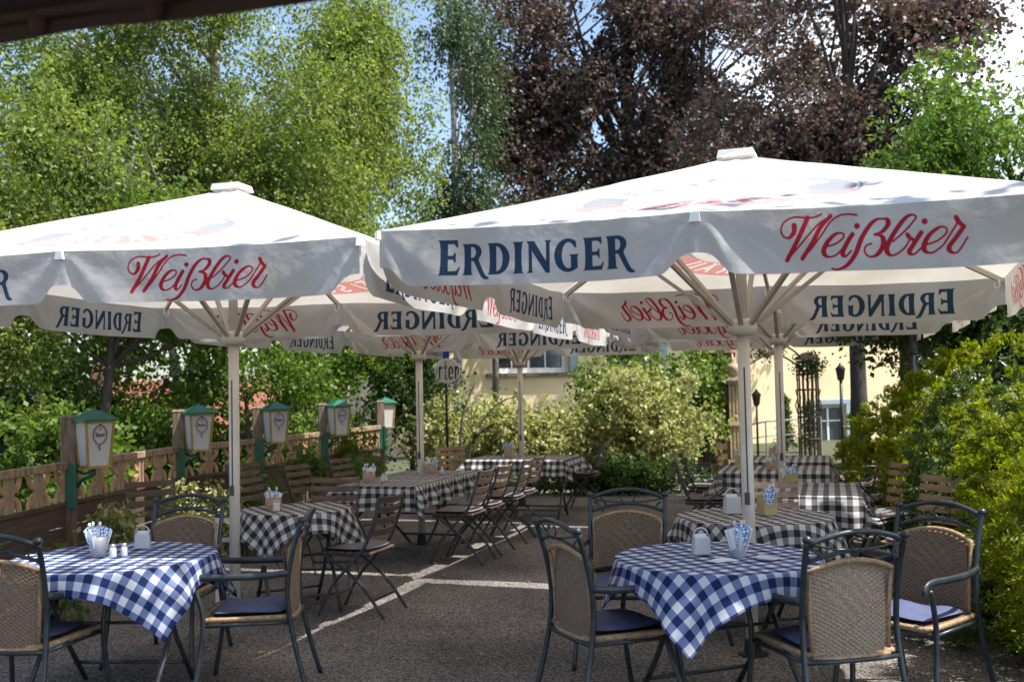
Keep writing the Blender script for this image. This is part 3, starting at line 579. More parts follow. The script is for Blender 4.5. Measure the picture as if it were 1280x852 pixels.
# ------------------------------------------------------------ parasols
def parasol(label, X, Y, yaw, a, h, apex, hub, tx, ty, seed, nstr=1):
    rt = thing('parasol', label, 'parasol', (X, Y, 0), -yaw, 'square white beer garden parasols'); hw = a / 2
    zf = lambda x, y: tx * x / hw + ty * y / hw
    obj('ground_sleeve', MB().lathe([(.09, 0), (.09, .01), (.05, .016), (.046, .09), (.038, .10)]), M['iron'], rt)
    obj('pole', MB().tube([(0, 0, .05), (0, 0, hub + .02)], .037, 20), M['pole'], rt, True)
    obj('crank_slot', MB().box((.005, -.0365, 1.32), (.008, .006, .75)).box((0, -.038, .92), (.03, .012, .07)), M['slot'], rt)
    obj('upper_mast', MB().tube([(0, 0, hub), (0, 0, apex - .05)], .032, 14), M['pole'], rt, True)
    obj('hub_ring', MB().lathe([(.045, -.04), (.075, -.035), (.085, 0), (.085, .03), (.07, .05), (.045, .06)], (0, 0, hub), 24), M['pole'], rt, True)
    dirs = [(math.cos(R_(45 * k)), math.sin(R_(45 * k)), (hw if k % 2 == 0 else hw * math.sqrt(2))) for k in range(8)]
    for k, (cx, cy, ln) in enumerate(dirs):
        def rp_(f): return (cx * ln * f, cy * ln * f, apex + (h - apex) * f - .03 + zf(cx * ln * f, cy * ln * f) * f)
        obj('rib', MB().beam(rp_(.03), rp_(.985), .022, .034), M['rib'], rt)
        f = .56 if k % 2 == 0 else .42
        e = rp_(f); obj('strut', MB().beam((cx * .07, cy * .07, hub + .02), (e[0], e[1], e[2] - .02), .030, .022), M['rib'], rt)
        e = rp_(.975); lp = [(e[0] - cx * .02 + (-cy) * .022 * math.cos(q), e[1] - cy * .02 + cx * .022 * math.cos(q), e[2] - .035 + .03 * math.sin(q)) for q in np.linspace(0, 2 * math.pi, 11)[:-1]]
        obj('rib_end_loop', MB().tube(lp, .006, 6, True), M['loop'], rt)
    # canopy
    V = []; F = []; UV = []; nx, ny = 40, 18; sl_len = math.hypot(hw, apex - h)
    for k in range(4):
        c, s_ = math.cos(R_(90 * k)), math.sin(R_(90 * k)); o = len(V)
        for j in range(ny + 1):
            r = .03 + .97 * j / ny
            for i in range(nx + 1):
                q = -1 + 2 * i / nx; sg = math.sin(math.pi * abs(q)); x = q * r * hw; y = -r * hw * (1 - .012 * sg * r)
                z = apex + (h - apex) * r - .030 * sg * math.sin(math.pi * min(1, r * .95)) - .012 * sg * r + .006 * noise.noise(Vector((x * 3 + k * 9 + seed, y * 3, 0)))
                xx, yy = x * c - y * s_, x * s_ + y * c
                V.append((xx, yy, z + zf(xx, yy) * r)); UV.append((.5 + x / 2.0, (1 - r) * sl_len / 1.3 - .02))
        for j in range(ny):
            for i in range(nx): q = o + j * (nx + 1) + i; F.append((q, q + nx + 1, q + nx + 2, q + 1))
    uvmesh('canopy', V, F, UV, M['canopy'], rt)
    # valance with cut-outs at rib ends and folds radiating from them
    V = []; F = []; UV = []; nx, ny = 132, 9; D = .285; rr = np.random.default_rng(seed); ph = rr.uniform(0, 6.28, (4, 3)); am = rr.uniform(.6, 1.35, (4, 3))
    for k in range(4):
        c, s_ = math.cos(R_(90 * k)), math.sin(R_(90 * k)); o = len(V)
        for j in range(ny + 1):
            wv = j / ny
            for i in range(nx + 1):
                t_ = i / nx; x = (t_ - .5) * a; sg = math.sin(math.pi * abs(2 * t_ - 1)); notch = 0; out = 0
                for q, tc_ in enumerate((0, .5, 1)):
                    dx = abs(t_ - tc_) * a; notch += .098 * math.exp(-(dx / .105) ** 4 * .6)
                    ang = math.atan2(wv * D, dx + .02); out += am[k, q] * .017 * math.sin(8.5 * ang + ph[k, q]) * math.exp(-dx / .5) * wv * min(1, dx / .08)
                hem = 1 + .006 * math.sin(t_ * 23 + seed); L2 = (D - notch) * hem
                out += .006 * wv * math.sin(t_ * 31 + ph[k, 1]) + .008 * wv
                out *= min(1, t_ * 30, (1 - t_) * 30)
                y = -hw * (1 - .012 * sg) - out - .001; z = h - .012 * sg - wv * L2
                z2 = z; xx, yy = x * c - y * s_, x * s_ + y * c
                V.append((xx, yy, z2 + zf(max(-hw, min(hw, xx)), max(-hw, min(hw, yy))))); UV.append((t_, 1 - wv * L2 / VH))
        for j in range(ny):
            for i in range(nx): q = o + j * (nx + 1) + i; F.append((q, q + 1, q + nx + 2, q + nx + 1))
    uvmesh('valance', V, F, UV, M['valance'], rt)
    for k in range(4):
        for q in (-1, 0):
            x, y = (q * hw, -hw); an = R_(90 * k); c, s_ = math.cos(an), math.sin(an); y -= .008
            if q == -1: y = -hw + .0; x -= .0
            xx, yy = x * c - y * s_, x * s_ + y * c; obj('rib_pocket', MB().box((xx * 1.004, yy * 1.004, h - .025 + zf(xx, yy)), (.05, .02, .045), an if q == 0 else an + R_(-45), taper=.8), M['loop'], rt)
    vc = MB(); q = .11
    for k in range(4):
        an = R_(90 * k)
        pts = []
        for (x, y, z) in ((-.03, -.03, .055), (.03, -.03, .055), (.10, -.10, .045), (q, -q, .0), (0, -q - .01, -.005), (-q, -q, .0), (-.10, -.10, .045)):
            pts.append((x * math.cos(an) - y * math.sin(an), x * math.sin(an) + y * math.cos(an), apex - .02 + z))
        vc.add(pts, [(0, 1, 2, 6), (6, 2, 3, 4, 5)])
    vc.add([(-.03, -.03, apex + .035), (.03, -.03, apex + .035), (.03, .03, apex + .035), (-.03, .03, apex + .035)], [(0, 1, 2, 3)])
    obj('vent_cap', vc, M['canopy'], rt)
    return rt
parasol('parasol at the near right, its navy lettering biggest in the picture', 1.385, 6.13, .345, 3.20, 2.352, 2.97, 1.925, -.028, -.030, 1)
parasol('parasol at the near left, cut off by the left picture edge', -1.985, 7.29, .272, 3.54, 2.390, 3.07, 1.985, -.027, -.011, 2)
parasol('second parasol of the left row, pole behind the long table', -.98, 10.74, .30, 3.38, 2.36, 3.05, 1.95, -.01, -.01, 3)
parasol('last parasol of the left row, pole at the far table', .10, 14.05, .30, 3.3, 2.36, 3.05, 1.93, 0, 0, 4)
parasol('second parasol of the right row, just behind the near right one', 2.46, 9.46, .31, 3.3, 2.40, 3.10, 1.99, -.02, -.02, 5)
parasol('last parasol of the right row, in front of the iron trellis', 3.32, 12.85, .29, 3.4, 2.38, 3.08, 1.99, 0, 0, 6)

# dark awning over the camera
t = thing('awning', 'dark brown awning edge hanging in at the top left corner', 'awning', (-.7, 1.9, 2.3))
E0 = Vector((-2.6, 2.72, 2.46)); E1 = Vector((1.6, 1.04, 2.25)); dE = (E1 - E0).normalized(); nE = Vector((-dE.y, dE.x, 0)).normalized(); nE = -nE if nE.y > 0 else nE
o0 = Vector((-.7, 1.9, 2.3))
b = MB()
for a_, z_ in ((0, 0),): b.grid(30, 6, lambda u, v: tuple(E0.lerp(E1, u) + nE * (2.2 * v) + Vector((0, 0, .42 * v - .02 * math.sin(u * math.pi * 6) ** 2 * v)) - o0))
obj('cloth', b, M['awning'], t, True)
b = MB(); b.grid(90, 2, lambda u, v: tuple(E0.lerp(E1, u) + Vector((0, 0, -v * (.035 + .012 * abs(math.sin(u * 22))))) - nE * .004 * math.sin(u * 60) - o0)); obj('hem', b, M['awning_hem'], t, True)
b = MB(); b.tube([E0 - o0 + nE * .02, E1 - o0 + nE * .02], .012, 8); obj('edge_tube', b, M['awning_hem'], t)
for u in (.395, .46, .60):
    p = E0.lerp(E1, u) - o0 + nE * .015; obj('rib_end_cap', MB().lathe([(.006, -.045), (.018, -.03), (.02, -.008), (.012, .012)], tuple(p), 12), M['awning_hem'], t, True)
obj('support_arm', MB().beam(E0 - o0 + nE * .05 + dE * .3, E0 - o0 + nE * 2.1 + dE * .3 + Vector((0, 0, .38)), .03, .04).beam(E1 - o0 + nE * .05 - dE * .3, E1 - o0 + nE * 2.1 - dE * .3 + Vector((0, 0, .38)), .03, .04), M['iron'], t)
obj('wall_rail', MB().beam(E0 - o0 + nE * 2.2 + Vector((0, 0, .42)), E1 - o0 + nE * 2.2 + Vector((0, 0, .42)), .06, .1), M['iron'], t)

# ------------------------------------------------------------ wicker armchair
def weave_mesh(wd, zt, zb, ybase, arch, name, m, coarse=True, depth=.03):
    """woven panel: every strand rises and dips over its neighbours"""
    cw, ch = .0155, .0092; nx = int(wd / cw); nz = int((zt - zb) / ch); px, pz = 4, 3
    NX, NZ = nx * px, nz * pz; u = np.linspace(0, 1, NX + 1); v = np.linspace(0, 1, NZ + 1); U, V_ = np.meshgrid(u, v)
    i = U * nx; j = V_ * nz; x = (U - .5) * wd; top = zt + arch * (1 - (2 * U - 1) ** 2)
    wn = 1 - .10 * (V_ < .0); z = zb + V_ * (top - zb); x = x * (0.90 + .10 * V_)
    if coarse:
        dm = np.abs(U - .5) * 2.6 + np.abs(V_ - .66) * 3.0 < .9; jj = np.where(dm, np.floor(j / 3), np.floor(j)); ii = np.where(dm, i / 2, i)
    else: jj = np.floor(j); ii = i
    off = .0026 * np.cos(np.pi * (ii + jj)) + .0026 * np.abs(np.sin(np.pi * j)) + .0012 * np.cos(2 * np.pi * i)
    y = ybase + off - depth * (1 - (2 * U - 1) ** 2) + .035 * (V_ - .35) ** 2
    vs = np.stack([x, y, z], -1).reshape(-1, 3); vs2 = vs.copy(); vs2[:, 1] -= .010
    idx = np.arange((NX + 1) * (NZ + 1)).reshape(NZ + 1, NX + 1); q = np.stack([idx[:-1, :-1], idx[:-1, 1:], idx[1:, 1:], idx[1:, :-1]], -1).reshape(-1, 4)
    q = np.concatenate([q, q[:, ::-1] + len(vs)]); me = bpy.data.meshes.new(name); me.from_pydata(np.concatenate([vs, vs2]).tolist(), [], q.tolist())
    me.polygons.foreach_set('use_smooth', [True] * len(me.polygons)); me.materials.append(m); me.update(); return me
WCH = {}
def wicker_chair(label, X, Y, rz, variant=0):
    grp = 'wicker armchairs round the blue checked tables'
    if variant in WCH: return dup(WCH[variant], (X, Y, 0), (0, 0, rz), label, grp)
    t = thing('wicker_armchair', label, 'armchair', (X, Y, 0), rz, grp); m = M['metal']
    wk = M['wicker2'] if variant else M['wicker']; roll_ = M['wicker_roll']
    for s in (-1, 1):
        S = smooth([(s * .255, -.335, 0), (s * .238, -.275, .22), (s * .228, -.235, .42), (s * .226, -.225, .58), (s * .228, -.25, .75), (s * .232, -.30, .925)], 6)
        mb = MB().tube([tuple(p) for p in S], .0135, 10); o = obj('rear_leg', mb, m, t, True)
        obj('finial', MB().lathe([(.012, -.012), (.019, -.006), (.022, .006), (.014, .018), (.004, .021)], (s * .232, -.302, .925), 12), m, t, True)
        S = smooth([(s * .285, .265, 0), (s * .268, .225, .22), (s * .262, .205, .42), (s * .268, .235, .56), (s * .272, .262, .615)], 6)
        obj('front_leg', MB().tube([tuple(p) for p in S], .0135, 10), m, t, True)
        S = smooth([(s * .272, .300, .600), (s * .272, .295, .628), (s * .272, .24, .648), (s * .270, .08, .645), (s * .262, -.10, .645), (s * .236, -.232, .655)], 6)
        obj('armrest', MB().tube([tuple(p) for p in S], .0145, 10, flat=(1.25, .75)), m, t, True)
    def arcp(z0, rise, y0, n=16, half=.228): return [(half * (2 * i / n - 1), y0 - .03 * (1 - (2 * i / n - 1) ** 2), z0 + rise * (1 - (2 * i / n - 1) ** 2)) for i in range(n + 1)]
    obj('top_arc', MB().tube(arcp(.905, .052, -.298), .0125, 10), m, t, True)
    obj('lower_arc', MB().tube(arcp(.825, .048, -.272), .0095, 8), m, t, True)
    orn = MB(); yb = -.308
    for s in (-1, 1):
        orn.tube([tuple(p) for p in smooth([(s * .215, yb + .02, .905), (s * .12, yb - .005, .886), (s * .03, yb - .014, .880), (0, yb - .014, .882)], 5)], .005, 6)
        orn.tube([tuple(p) for p in smooth([(0, yb - .012, .868), (s * .03, yb - .014, .885), (s * .045, yb - .014, .91), (s * .03, yb - .016, .93), (s * .018, yb - .016, .925)], 5)], .005, 6)
        orn.tube([tuple(p) for p in smooth([(s * .215, yb + .03, .845), (s * .19, yb + .02, .835), (s * .175, yb + .015, .85), (s * .185, yb + .013, .87), (s * .21, yb + .02, .885)], 5)], .005, 6)
    obj('scrollwork', orn, m, t, True)
    o = link('back_panel', weave_mesh(.405, .775, .415, -.212, .045, 'back_panel', wk), t)
    fr = [(-.182, -.222, .405), (-.19, -.222, .6), (-.203, -.238, .775)] + [(.203 * (2 * i / 10 - 1), -.243 - .03 * (1 - (2 * i / 10 - 1) ** 2), .780 + .047 * (1 - (2 * i / 10 - 1) ** 2)) for i in range(11)] + [(.203, -.238, .775), (.19, -.222, .6), (.182, -.222, .405)]
    obj('panel_border', MB().tube(fr, .0115, 8).tube([(-.185, -.225, .408), (-.09, -.243, .405), (.09, -.243, .405), (.185, -.225, .408)], .0115, 8), roll_, t, True)
    obj('back_rail', MB().tube([(-.23, -.24, .395), (-.1, -.252, .393), (.1, -.252, .393), (.23, -.24, .395)], .011, 8), m, t, True)
    # seat
    sm = MB(); sm.grid(30, 30, lambda u, v: ((u - .5) * .47 * (.90 + .1 * v), -.23 + v * .44, .425 + .0022 * math.cos(math.pi * (int(u * 30) + int(v * 30))) - .01 * math.sin(math.pi * u) * math.sin(math.pi * v)))
    sm.grid(4, 4, lambda u, v: ((.5 - u) * .45 * (.90 + .1 * v), -.225 + v * .43, .408)); obj('seat', sm, wk, t, True)
    obj('seat_border', MB().tube([(-.215, -.225, .42), (-.24, .19, .42), (-.20, .222, .418), (.20, .222, .418), (.24, .19, .42), (.215, -.225, .42)], .0145, 8, True), roll_, t, True)
    obj('seat_frame', MB().tube([(-.25, .205, .395), (.25, .205, .395)], .010, 8).tube([(-.225, -.235, .395), (-.258, .205, .395)], .010, 8).tube([(.225, -.235, .395), (.258, .205, .395)], .010, 8), m, t, True)
    cu = MB()
    def cfn(u, v, s):
        a, b_ = 2 * u - 1, 2 * v - 1; e = max(abs(a), abs(b_)); r = 1 - .10 * (abs(a) * abs(b_)) ** 2
        return (a * .20 * r, -.01 + b_ * .195 * r, .446 + s * .017 * (1 - e ** 6) + (.004 * math.sin(a * 5 + b_ * 3) if s > 0 else 0))
    cu.grid(16, 16, lambda u, v: cfn(u, v, 1)).grid(16, 16, lambda u, v: cfn(1 - u, v, -1)); obj('cushion', cu, M['cushion_blue'], t, True)
    WCH[variant] = t; return t
def face(dx, dy): return math.atan2(-dx, dy)
wicker_chair('wicker armchair nearest the camera with its back to us, right of the blue checked table', 1.40, 4.74, face(-.22, 1), 1)
wicker_chair('wicker armchair cut off by the left edge, blue cushion showing', -2.43, 5.18, face(.15, .99))
wicker_chair('wicker armchair behind the left blue checked table, facing us', -2.13, 6.30, face(-.16, -1))
wicker_chair('wicker armchair seen side on, just right of the left blue checked table', -1.45, 5.66, face(-1, -.07))
wicker_chair('wicker armchair left of the right blue checked table, turned to the right', .47, 5.13, face(.92, .40))
wicker_chair('wicker armchair behind the right blue checked table, facing us', .64, 6.08, face(-.18, -1))
wicker_chair('wicker armchair before the green hedge, facing the right blue checked table', 1.97, 5.20, face(-.80, -.60))

# ------------------------------------------------------------ folding slatted chair
FCH = {}; slat_cache = {}
def slat_mesh(kind, m):
    if (kind, m.name) in slat_cache: return slat_cache[(kind, m.name)]
    mb = MB()
    if kind == 'seat': mb.grid(1, 1, lambda u, v: (0, 0, 0)); mb = MB().box((0, 0, 0), (.40, .052, .014))
    else:
        n = 6; vs = []
        for i in range(n + 1):
            q = 2 * i / n - 1; x = .205 * q; y = -.035 * (1 - q * q)
            vs += [(x, y - .006, -.024), (x, y + .006, -.024), (x, y + .006, .024), (x, y - .006, .024)]
        fs = [(0, 1, 2, 3), (n * 4 + 3, n * 4 + 2, n * 4 + 1, n * 4)]
        for i in range(n):
            for k in range(4): a = i * 4 + k; b_ = i * 4 + (k + 1) % 4; fs.append((a, a + 4, b_ + 4, b_))
        mb.add(vs, fs)
    me = mb.mesh('slat', m); slat_cache[(kind, m.name)] = me; return me
def folding_chair(label, X, Y, rz, wood='slat', cushion='grey', arms=False, tilt=0, group='folding slatted garden chairs', z=0):
    key = (wood, cushion, arms)
    if key in FCH: return dup(FCH[key], (X, Y, z), (tilt, 0, rz), label, group)
    t = thing('folding_chair', label, 'folding chair', (X, Y, z), rz, group); t.rotation_euler = (tilt, 0, rz); m = M['blackbar']; wm = M[wood]
    for s in (-1, 1):
        S = smooth([(s * .205, .245, 0), (s * .205, .14, .20), (s * .205, 0, .36), (s * .205, -.13, .50), (s * .205, -.20, .66), (s * .205, -.255, .85)], 4)
        obj('back_stile', MB().tube([tuple(p) for p in S], .013, 6, flat=(.45, 1.0)), m, t)
        S = smooth([(s * .19, -.27, 0), (s * .19, -.12, .20), (s * .19, .04, .34), (s * .19, .20, .435)], 4)
        obj('leg', MB().tube([tuple(p) for p in S], .013, 6, flat=(.45, 1.0)), m, t)
        obj('seat_rail', MB().beam((s * .178, -.17, .438), (s * .178, .22, .438), .010, .022), m, t)
        if arms:
            S = smooth([(s * .21, -.21, .68), (s * .235, -.05, .70), (s * .24, .12, .695), (s * .235, .22, .66), (s * .225, .20, .60), (s * .21, .02, .44)], 4)
            obj('armrest', MB().tube([tuple(p) for p in S], .012, 6, flat=(1.2, .6)), m, t)
    obj('stretcher', MB().beam((-.205, .17, .13), (.205, .17, .13), .010, .02), m, t); obj('stretcher', MB().beam((-.19, -.19, .13), (.19, -.19, .13), .010, .02), m, t)
    for k in range(6):
        o = link('seat_slat', slat_mesh('seat', wm), t); o.location = (0, -.145 + k * .068, .456)
    for k, zz in enumerate((.56, .632, .704, .776, .84) if wood == 'slat_l' else (.60, .68, .76, .832)):
        f_ = (zz - .50) / .35; o = link('back_slat', slat_mesh('back', wm), t); o.location = (0, -.135 - .115 * f_, zz); o.rotation_euler = (.28, 0, 0)
    if cushion:
        cu = MB()
        def cfn(u, v, s):
            a, b_ = 2 * u - 1, 2 * v - 1; e = max(abs(a), abs(b_)); r = 1 - .12 * (abs(a) * abs(b_)) ** 2
            return (a * .20 * r, .02 + b_ * .195 * r, .484 + s * .018 * (1 - e ** 6))
        cu.grid(12, 12, lambda u, v: cfn(u, v, 1)).grid(12, 12, lambda u, v: cfn(1 - u, v, -1)); obj('cushion', cu, M['cushion_grey'], t, True)
    FCH[key] = t; return t
folding_chair('folding chair with grey cushion drawn up to the small black checked table', -1.13, 7.52, face(-.95, .32))
folding_chair('nearest of the folding chairs along the right side of the long black checked table', -.50, 9.62, face(-.93, .30))
folding_chair('second of the folding chairs along the right side of the long black checked table', -.33, 10.12, face(-.93, .32))
folding_chair('third of the folding chairs along the right side of the long black checked table', -.10, 10.85, face(-.95, .25))
folding_chair('last of the folding chairs along the right side of the long black checked table', .03, 11.35, face(-.90, .30))
folding_chair('folding chair right of the far left table, its back standing out against the bushes', .92, 13.45, face(-.95, .25))
folding_chair('brown slatted chair between the small and the long black checked table, facing us', -1.58, 8.75, face(-.05, -1), cushion=None)
folding_chair('brown folding chair tipped against the left side of the long table, nearest the fence', -2.38, 9.9, face(.92, -.35), cushion=None, tilt=0)
folding_chair('brown folding chair left of the long table, next to the ivy', -2.05, 10.6, face(.9, -.42), cushion=None)
folding_chair('brown folding chair at the far left corner of the long table', -1.75, 11.5, face(.9, -.45), cushion=None)
folding_chair('brown folding chair farthest left by the third lantern', -2.75, 10.9, face(.7, -.7), cushion=None)
folding_chair('folding chair leaning tilted against the fence below the second lantern', -3.0, 8.55, face(.6, -.8), cushion=None, tilt=-.18)
folding_chair('light brown folding chair behind the long table before the bushes', -.75, 13.0, face(.35, -1), wood='slat_l', cushion=None)
folding_chair('brown slatted chair behind the round black checked table, its back before the pole', 1.90, 7.55, face(-.10, -1), cushion=None)
folding_chair('dark folding armchair left of the far right tables, nearest of the pair', 1.85, 10.2, face(.97, -.15), arms=True)
folding_chair('dark folding armchair left of the far right tables, farther of the pair', 2.10, 11.4, face(.97, -.10), arms=True)
folding_chair('dark folding armchair right of the far right tables, the nearer one', 3.40, 9.9, face(-.97, -.2), arms=True)
folding_chair('dark folding armchair right of the far right tables, the farther one', 3.72, 11.1, face(-.97, -.1), arms=True)
folding_chair('light brown folding chair tipped back by the hedge, left of the pair', 3.20, 8.75, face(-.97, -.22), wood='slat_l', tilt=-.14)
folding_chair('light brown folding chair by the hedge, right behind the wicker chair', 3.02, 7.50, face(-.95, -.35), wood='slat_l', tilt=-.16)
folding_chair('light brown folding chair at the end of the far right table, back against the hedge', 3.72, 9.95, face(-.97, .15), wood='slat_l')

# ------------------------------------------------------------ tables and cloths
def gingham(name, dark, midc, light, c=.042):
    m = bpy.data.materials.new(name); m.use_nodes = True; t = m.node_tree; N = t.nodes; L = t.links
    b = N['Principled BSDF']; b.inputs['Roughness'].default_value = .8; b.inputs['Specular IOR Level'].default_value = .25
    uv = N.new('ShaderNodeUVMap'); uv.uv_map = 'print'; sp = N.new('ShaderNodeSeparateXYZ'); L.new(uv.outputs[0], sp.inputs[0]); S = []
    for k in (0, 1):
        a = N.new('ShaderNodeMath'); a.operation = 'MULTIPLY_ADD'; a.inputs[1].default_value = 1 / (2 * c); a.inputs[2].default_value = 100.25; L.new(sp.outputs[k], a.inputs[0])
        f = N.new('ShaderNodeMath'); f.operation = 'FRACT'; L.new(a.outputs[0], f.inputs[0])
        g_ = N.new('ShaderNodeMath'); g_.operation = 'GREATER_THAN'; g_.inputs[1].default_value = .5; L.new(f.outputs[0], g_.inputs[0]); S.append(g_)
    ad = N.new('ShaderNodeMath'); ad.operation = 'ADD'; L.new(S[0].outputs[0], ad.inputs[0]); L.new(S[1].outputs[0], ad.inputs[1])
    hv = N.new('ShaderNodeMath'); hv.operation = 'MULTIPLY'; hv.inputs[1].default_value = .5; L.new(ad.outputs[0], hv.inputs[0])
    r = N.new('ShaderNodeValToRGB'); r.color_ramp.interpolation = 'CONSTANT'; e = r.color_ramp.elements; e[0].color = (*light, 1); e[1].position = .75; e[1].color = (*dark, 1); q = e.new(.25); q.color = (*midc, 1); L.new(hv.outputs[0], r.inputs[0])
    L.new(r.outputs[0], b.inputs['Base Color'])
    tcn = N.new('ShaderNodeTexCoord'); n = N.new('ShaderNodeTexNoise'); n.inputs['Scale'].default_value = 9; n.inputs['Detail'].default_value = 4; L.new(tcn.outputs['Object'], n.inputs[0])
    bp = N.new('ShaderNodeBump'); bp.inputs['Strength'].default_value = .3; bp.inputs['Distance'].default_value = .012; L.new(n.outputs['Fac'], bp.inputs['Height']); L.new(bp.outputs[0], b.inputs['Normal'])
    tr = N.new('ShaderNodeBsdfTranslucent'); L.new(r.outputs[0], tr.inputs[0]); ms = N.new('ShaderNodeMixShader'); ms.inputs[0].default_value = .15
    L.new(b.outputs[0], ms.inputs[1]); L.new(tr.outputs[0], ms.inputs[2]); L.new(ms.outputs[0], N['Material Output'].inputs[0]); return m
M['gin_b'] = gingham('blue_gingham', (.010, .020, .085), (.145, .19, .35), (.64, .65, .69))
M['gin_k'] = gingham('black_gingham', (.022, .022, .026), (.19, .185, .19), (.60, .59, .58))
M['ttop'] = mat('table_top_dark', (.06, .055, .05), .5, 0, .2, 6)
def table(label, X, Y, rz, R=None, hx=None, hy=None, group='garden tables on folding frames'):
    t = thing('table', label, 'table', (X, Y, 0), rz, group); H = .735
    if R:
        obj('tabletop', MB().lathe([(R - .01, -.024), (R, -.018), (R, -.004), (R - .006, 0)], (0, 0, H), 48), M['ttop'], t); fx, fy = R * .62, R * .62
    else: obj('tabletop', MB().box((0, 0, H - .012), (2 * hx, 2 * hy, .024)), M['ttop'], t, bevel=.004); fx, fy = hx * .8, hy * .75
    for s in (-1, 1):
        obj('leg', MB().tube([(s * fx, -fy, 0), (s * fx, -fy * .3, .28), (s * fx, fy * .55, H - .03)], .014, 8), M['blackbar'], t, True)
        obj('leg', MB().tube([(s * fx * .93, fy, 0), (s * fx * .93, fy * .3, .28), (s * fx * .93, -fy * .55, H - .03)], .014, 8), M['blackbar'], t, True)
    for yy, zz, r_ in ((-fy * .72, .12, .011), (fy * .72, .12, .011), (0, .39, .009)): obj('stretcher', MB().tube([(-fx, yy, zz), (fx, yy, zz)], r_, 8), M['blackbar'], t, True)
    return t
def cloth(label, X, Y, rz, m, half, R=None, hx=None, hy=None, seed=0, halfy=None, N_=110, fold=.30):
    halfy = halfy or half; V = []; UV = []; H = .7395; rr = random.Random(seed); p1, p2 = rr.uniform(0, 6), rr.uniform(0, 6); nf = 9
    for j in range(N_ + 1):
        for i in range(N_ + 1):
            u = (2 * i / N_ - 1) * half; v = (2 * j / N_ - 1) * halfy; wob = .0035 * noise.noise(Vector((u * 6 + seed, v * 6, 1))) + sum(.0035 * math.exp(-((c_ - q_) / .010) ** 2) for c_ in (u, v) for q_ in (-.31, 0, .31))
            if R:
                r = math.hypot(u, v); th = math.atan2(v, u)
                if r <= R: x, y, z = u, v, H + max(0, wob)
                else:
                    d = r - R; g_ = min(1, d / .12)
                    cs = math.cos(4 * th); # -1 towards corners
                    fo = fold * (.5 * math.sin(nf * th + p1) + .35 * math.sin(5 * th + p2)) * g_ - .10 * cs * g_
                    flare = max(.03, .20 + fo * .8); rr_ = R + .012 * g_ + d * flare; th2 = th + .05 * g_ * math.sin(2 * nf * th + p2) * d
                    x, y = rr_ * math.cos(th2), rr_ * math.sin(th2); z = H - d * math.sqrt(max(.2, 1 - flare ** 2)) - .0 + .01 * (1 - g_)*0
            else:
                du = max(0, abs(u) - hx); dv = max(0, abs(v) - hy); d = math.hypot(du, dv); su = math.copysign(1, u); sv = math.copysign(1, v)
                if d == 0: x, y, z = u, v, H + max(0, wob)
                else:
                    g_ = min(1, d / .1); al = (v if du > dv else u); fo = .055 * math.sin(al * 19 + p1) * g_
                    ex = (.008 + .10 * du + (fo if du > 0 else 0) * min(1, du / .12)) if du > 0 else 0
                    ey = (.008 + .10 * dv + (fo if dv > 0 else 0) * min(1, dv / .12)) if dv > 0 else 0
                    if du > 0 and dv > 0:
                        k = min(du, dv); ex += .45 * k; ey += .45 * k
                    x = su * (min(abs(u), hx) + max(ex, .004)) if du > 0 else u; y = sv * (min(abs(v), hy) + max(ey, .004)) if dv > 0 else v; z = H - max(du, dv) * .985 - .25 * min(du, dv)
            V.append((x, y, z)); UV.append((u, v))
    F = [(j * (N_ + 1) + i, j * (N_ + 1) + i + 1, (j + 1) * (N_ + 1) + i + 1, (j + 1) * (N_ + 1) + i) for j in range(N_) for i in range(N_)]
    o = uvmesh('tablecloth', V, F, UV, m, None); o.location = (X, Y, 0); o.rotation_euler = (0, 0, rz); return tag(o, label, 'tablecloth', 'checked tablecloths')
tabs = [
 ('round table at the near left under a blue checked cloth', 'blue and white checked cloth on the near left table', -2.17, 5.55, -.06, dict(R=.54), .64, 'gin_b', 1),
 ('round table at the near right under a blue checked cloth', 'blue and white checked cloth on the near right table', 1.00, 5.14, .36, dict(R=.51), .62, 'gin_b', 2),
 ('small table behind the left pole under a black checked cloth', 'black and white checked cloth on the small table right of the left pole', -1.63, 7.66, .50, dict(R=.41), .55, 'gin_k', 3),
 ('round table behind the near right pole under a black checked cloth', 'black and white checked cloth on the round table behind the near right one', 1.55, 6.70, .2, dict(R=.50), .63, 'gin_k', 4),
 ('long table in the middle distance on the left', 'black and white checked cloth on the long table in the middle left', -1.02, 10.15, -.30, dict(hx=.40, hy=.88), .60, 'gin_k', 5),
 ('far table at the last pole of the left row', 'black and white checked cloth on the farthest table of the left row', .12, 12.75, -.30, dict(hx=.62, hy=.42), .80, 'gin_k', 6),
 ('square table right behind the round black checked table', 'black and white checked cloth on the table by the light brown chairs', 2.36, 8.25, -.30, dict(hx=.38, hy=.55), .60, 'gin_k', 7),
 ('far right table, the nearer of two in line', 'black and white checked cloth on the nearer of the two far right tables', 2.62, 10.35, -.30, dict(hx=.52, hy=.42), .70, 'gin_k', 8),
 ('far right table, the farther of two in line', 'black and white checked cloth on the farther of the two far right tables', 3.05, 11.75, -.30, dict(hx=.52, hy=.42), .70, 'gin_k', 9)]
for lt, lc, X, Y, rz, kw, half, gm, sd in tabs:
    table(lt, X, Y, rz, **kw)
    hy = kw.get('hy'); cloth(lc, X, Y, rz, M[gm], half, seed=sd, halfy=(hy + .22 if hy and sd in (5, 7) else (hy + .2 if sd in (6, 8, 9) else None)), fold=.34, N_=110 if sd < 5 else 70, **kw)

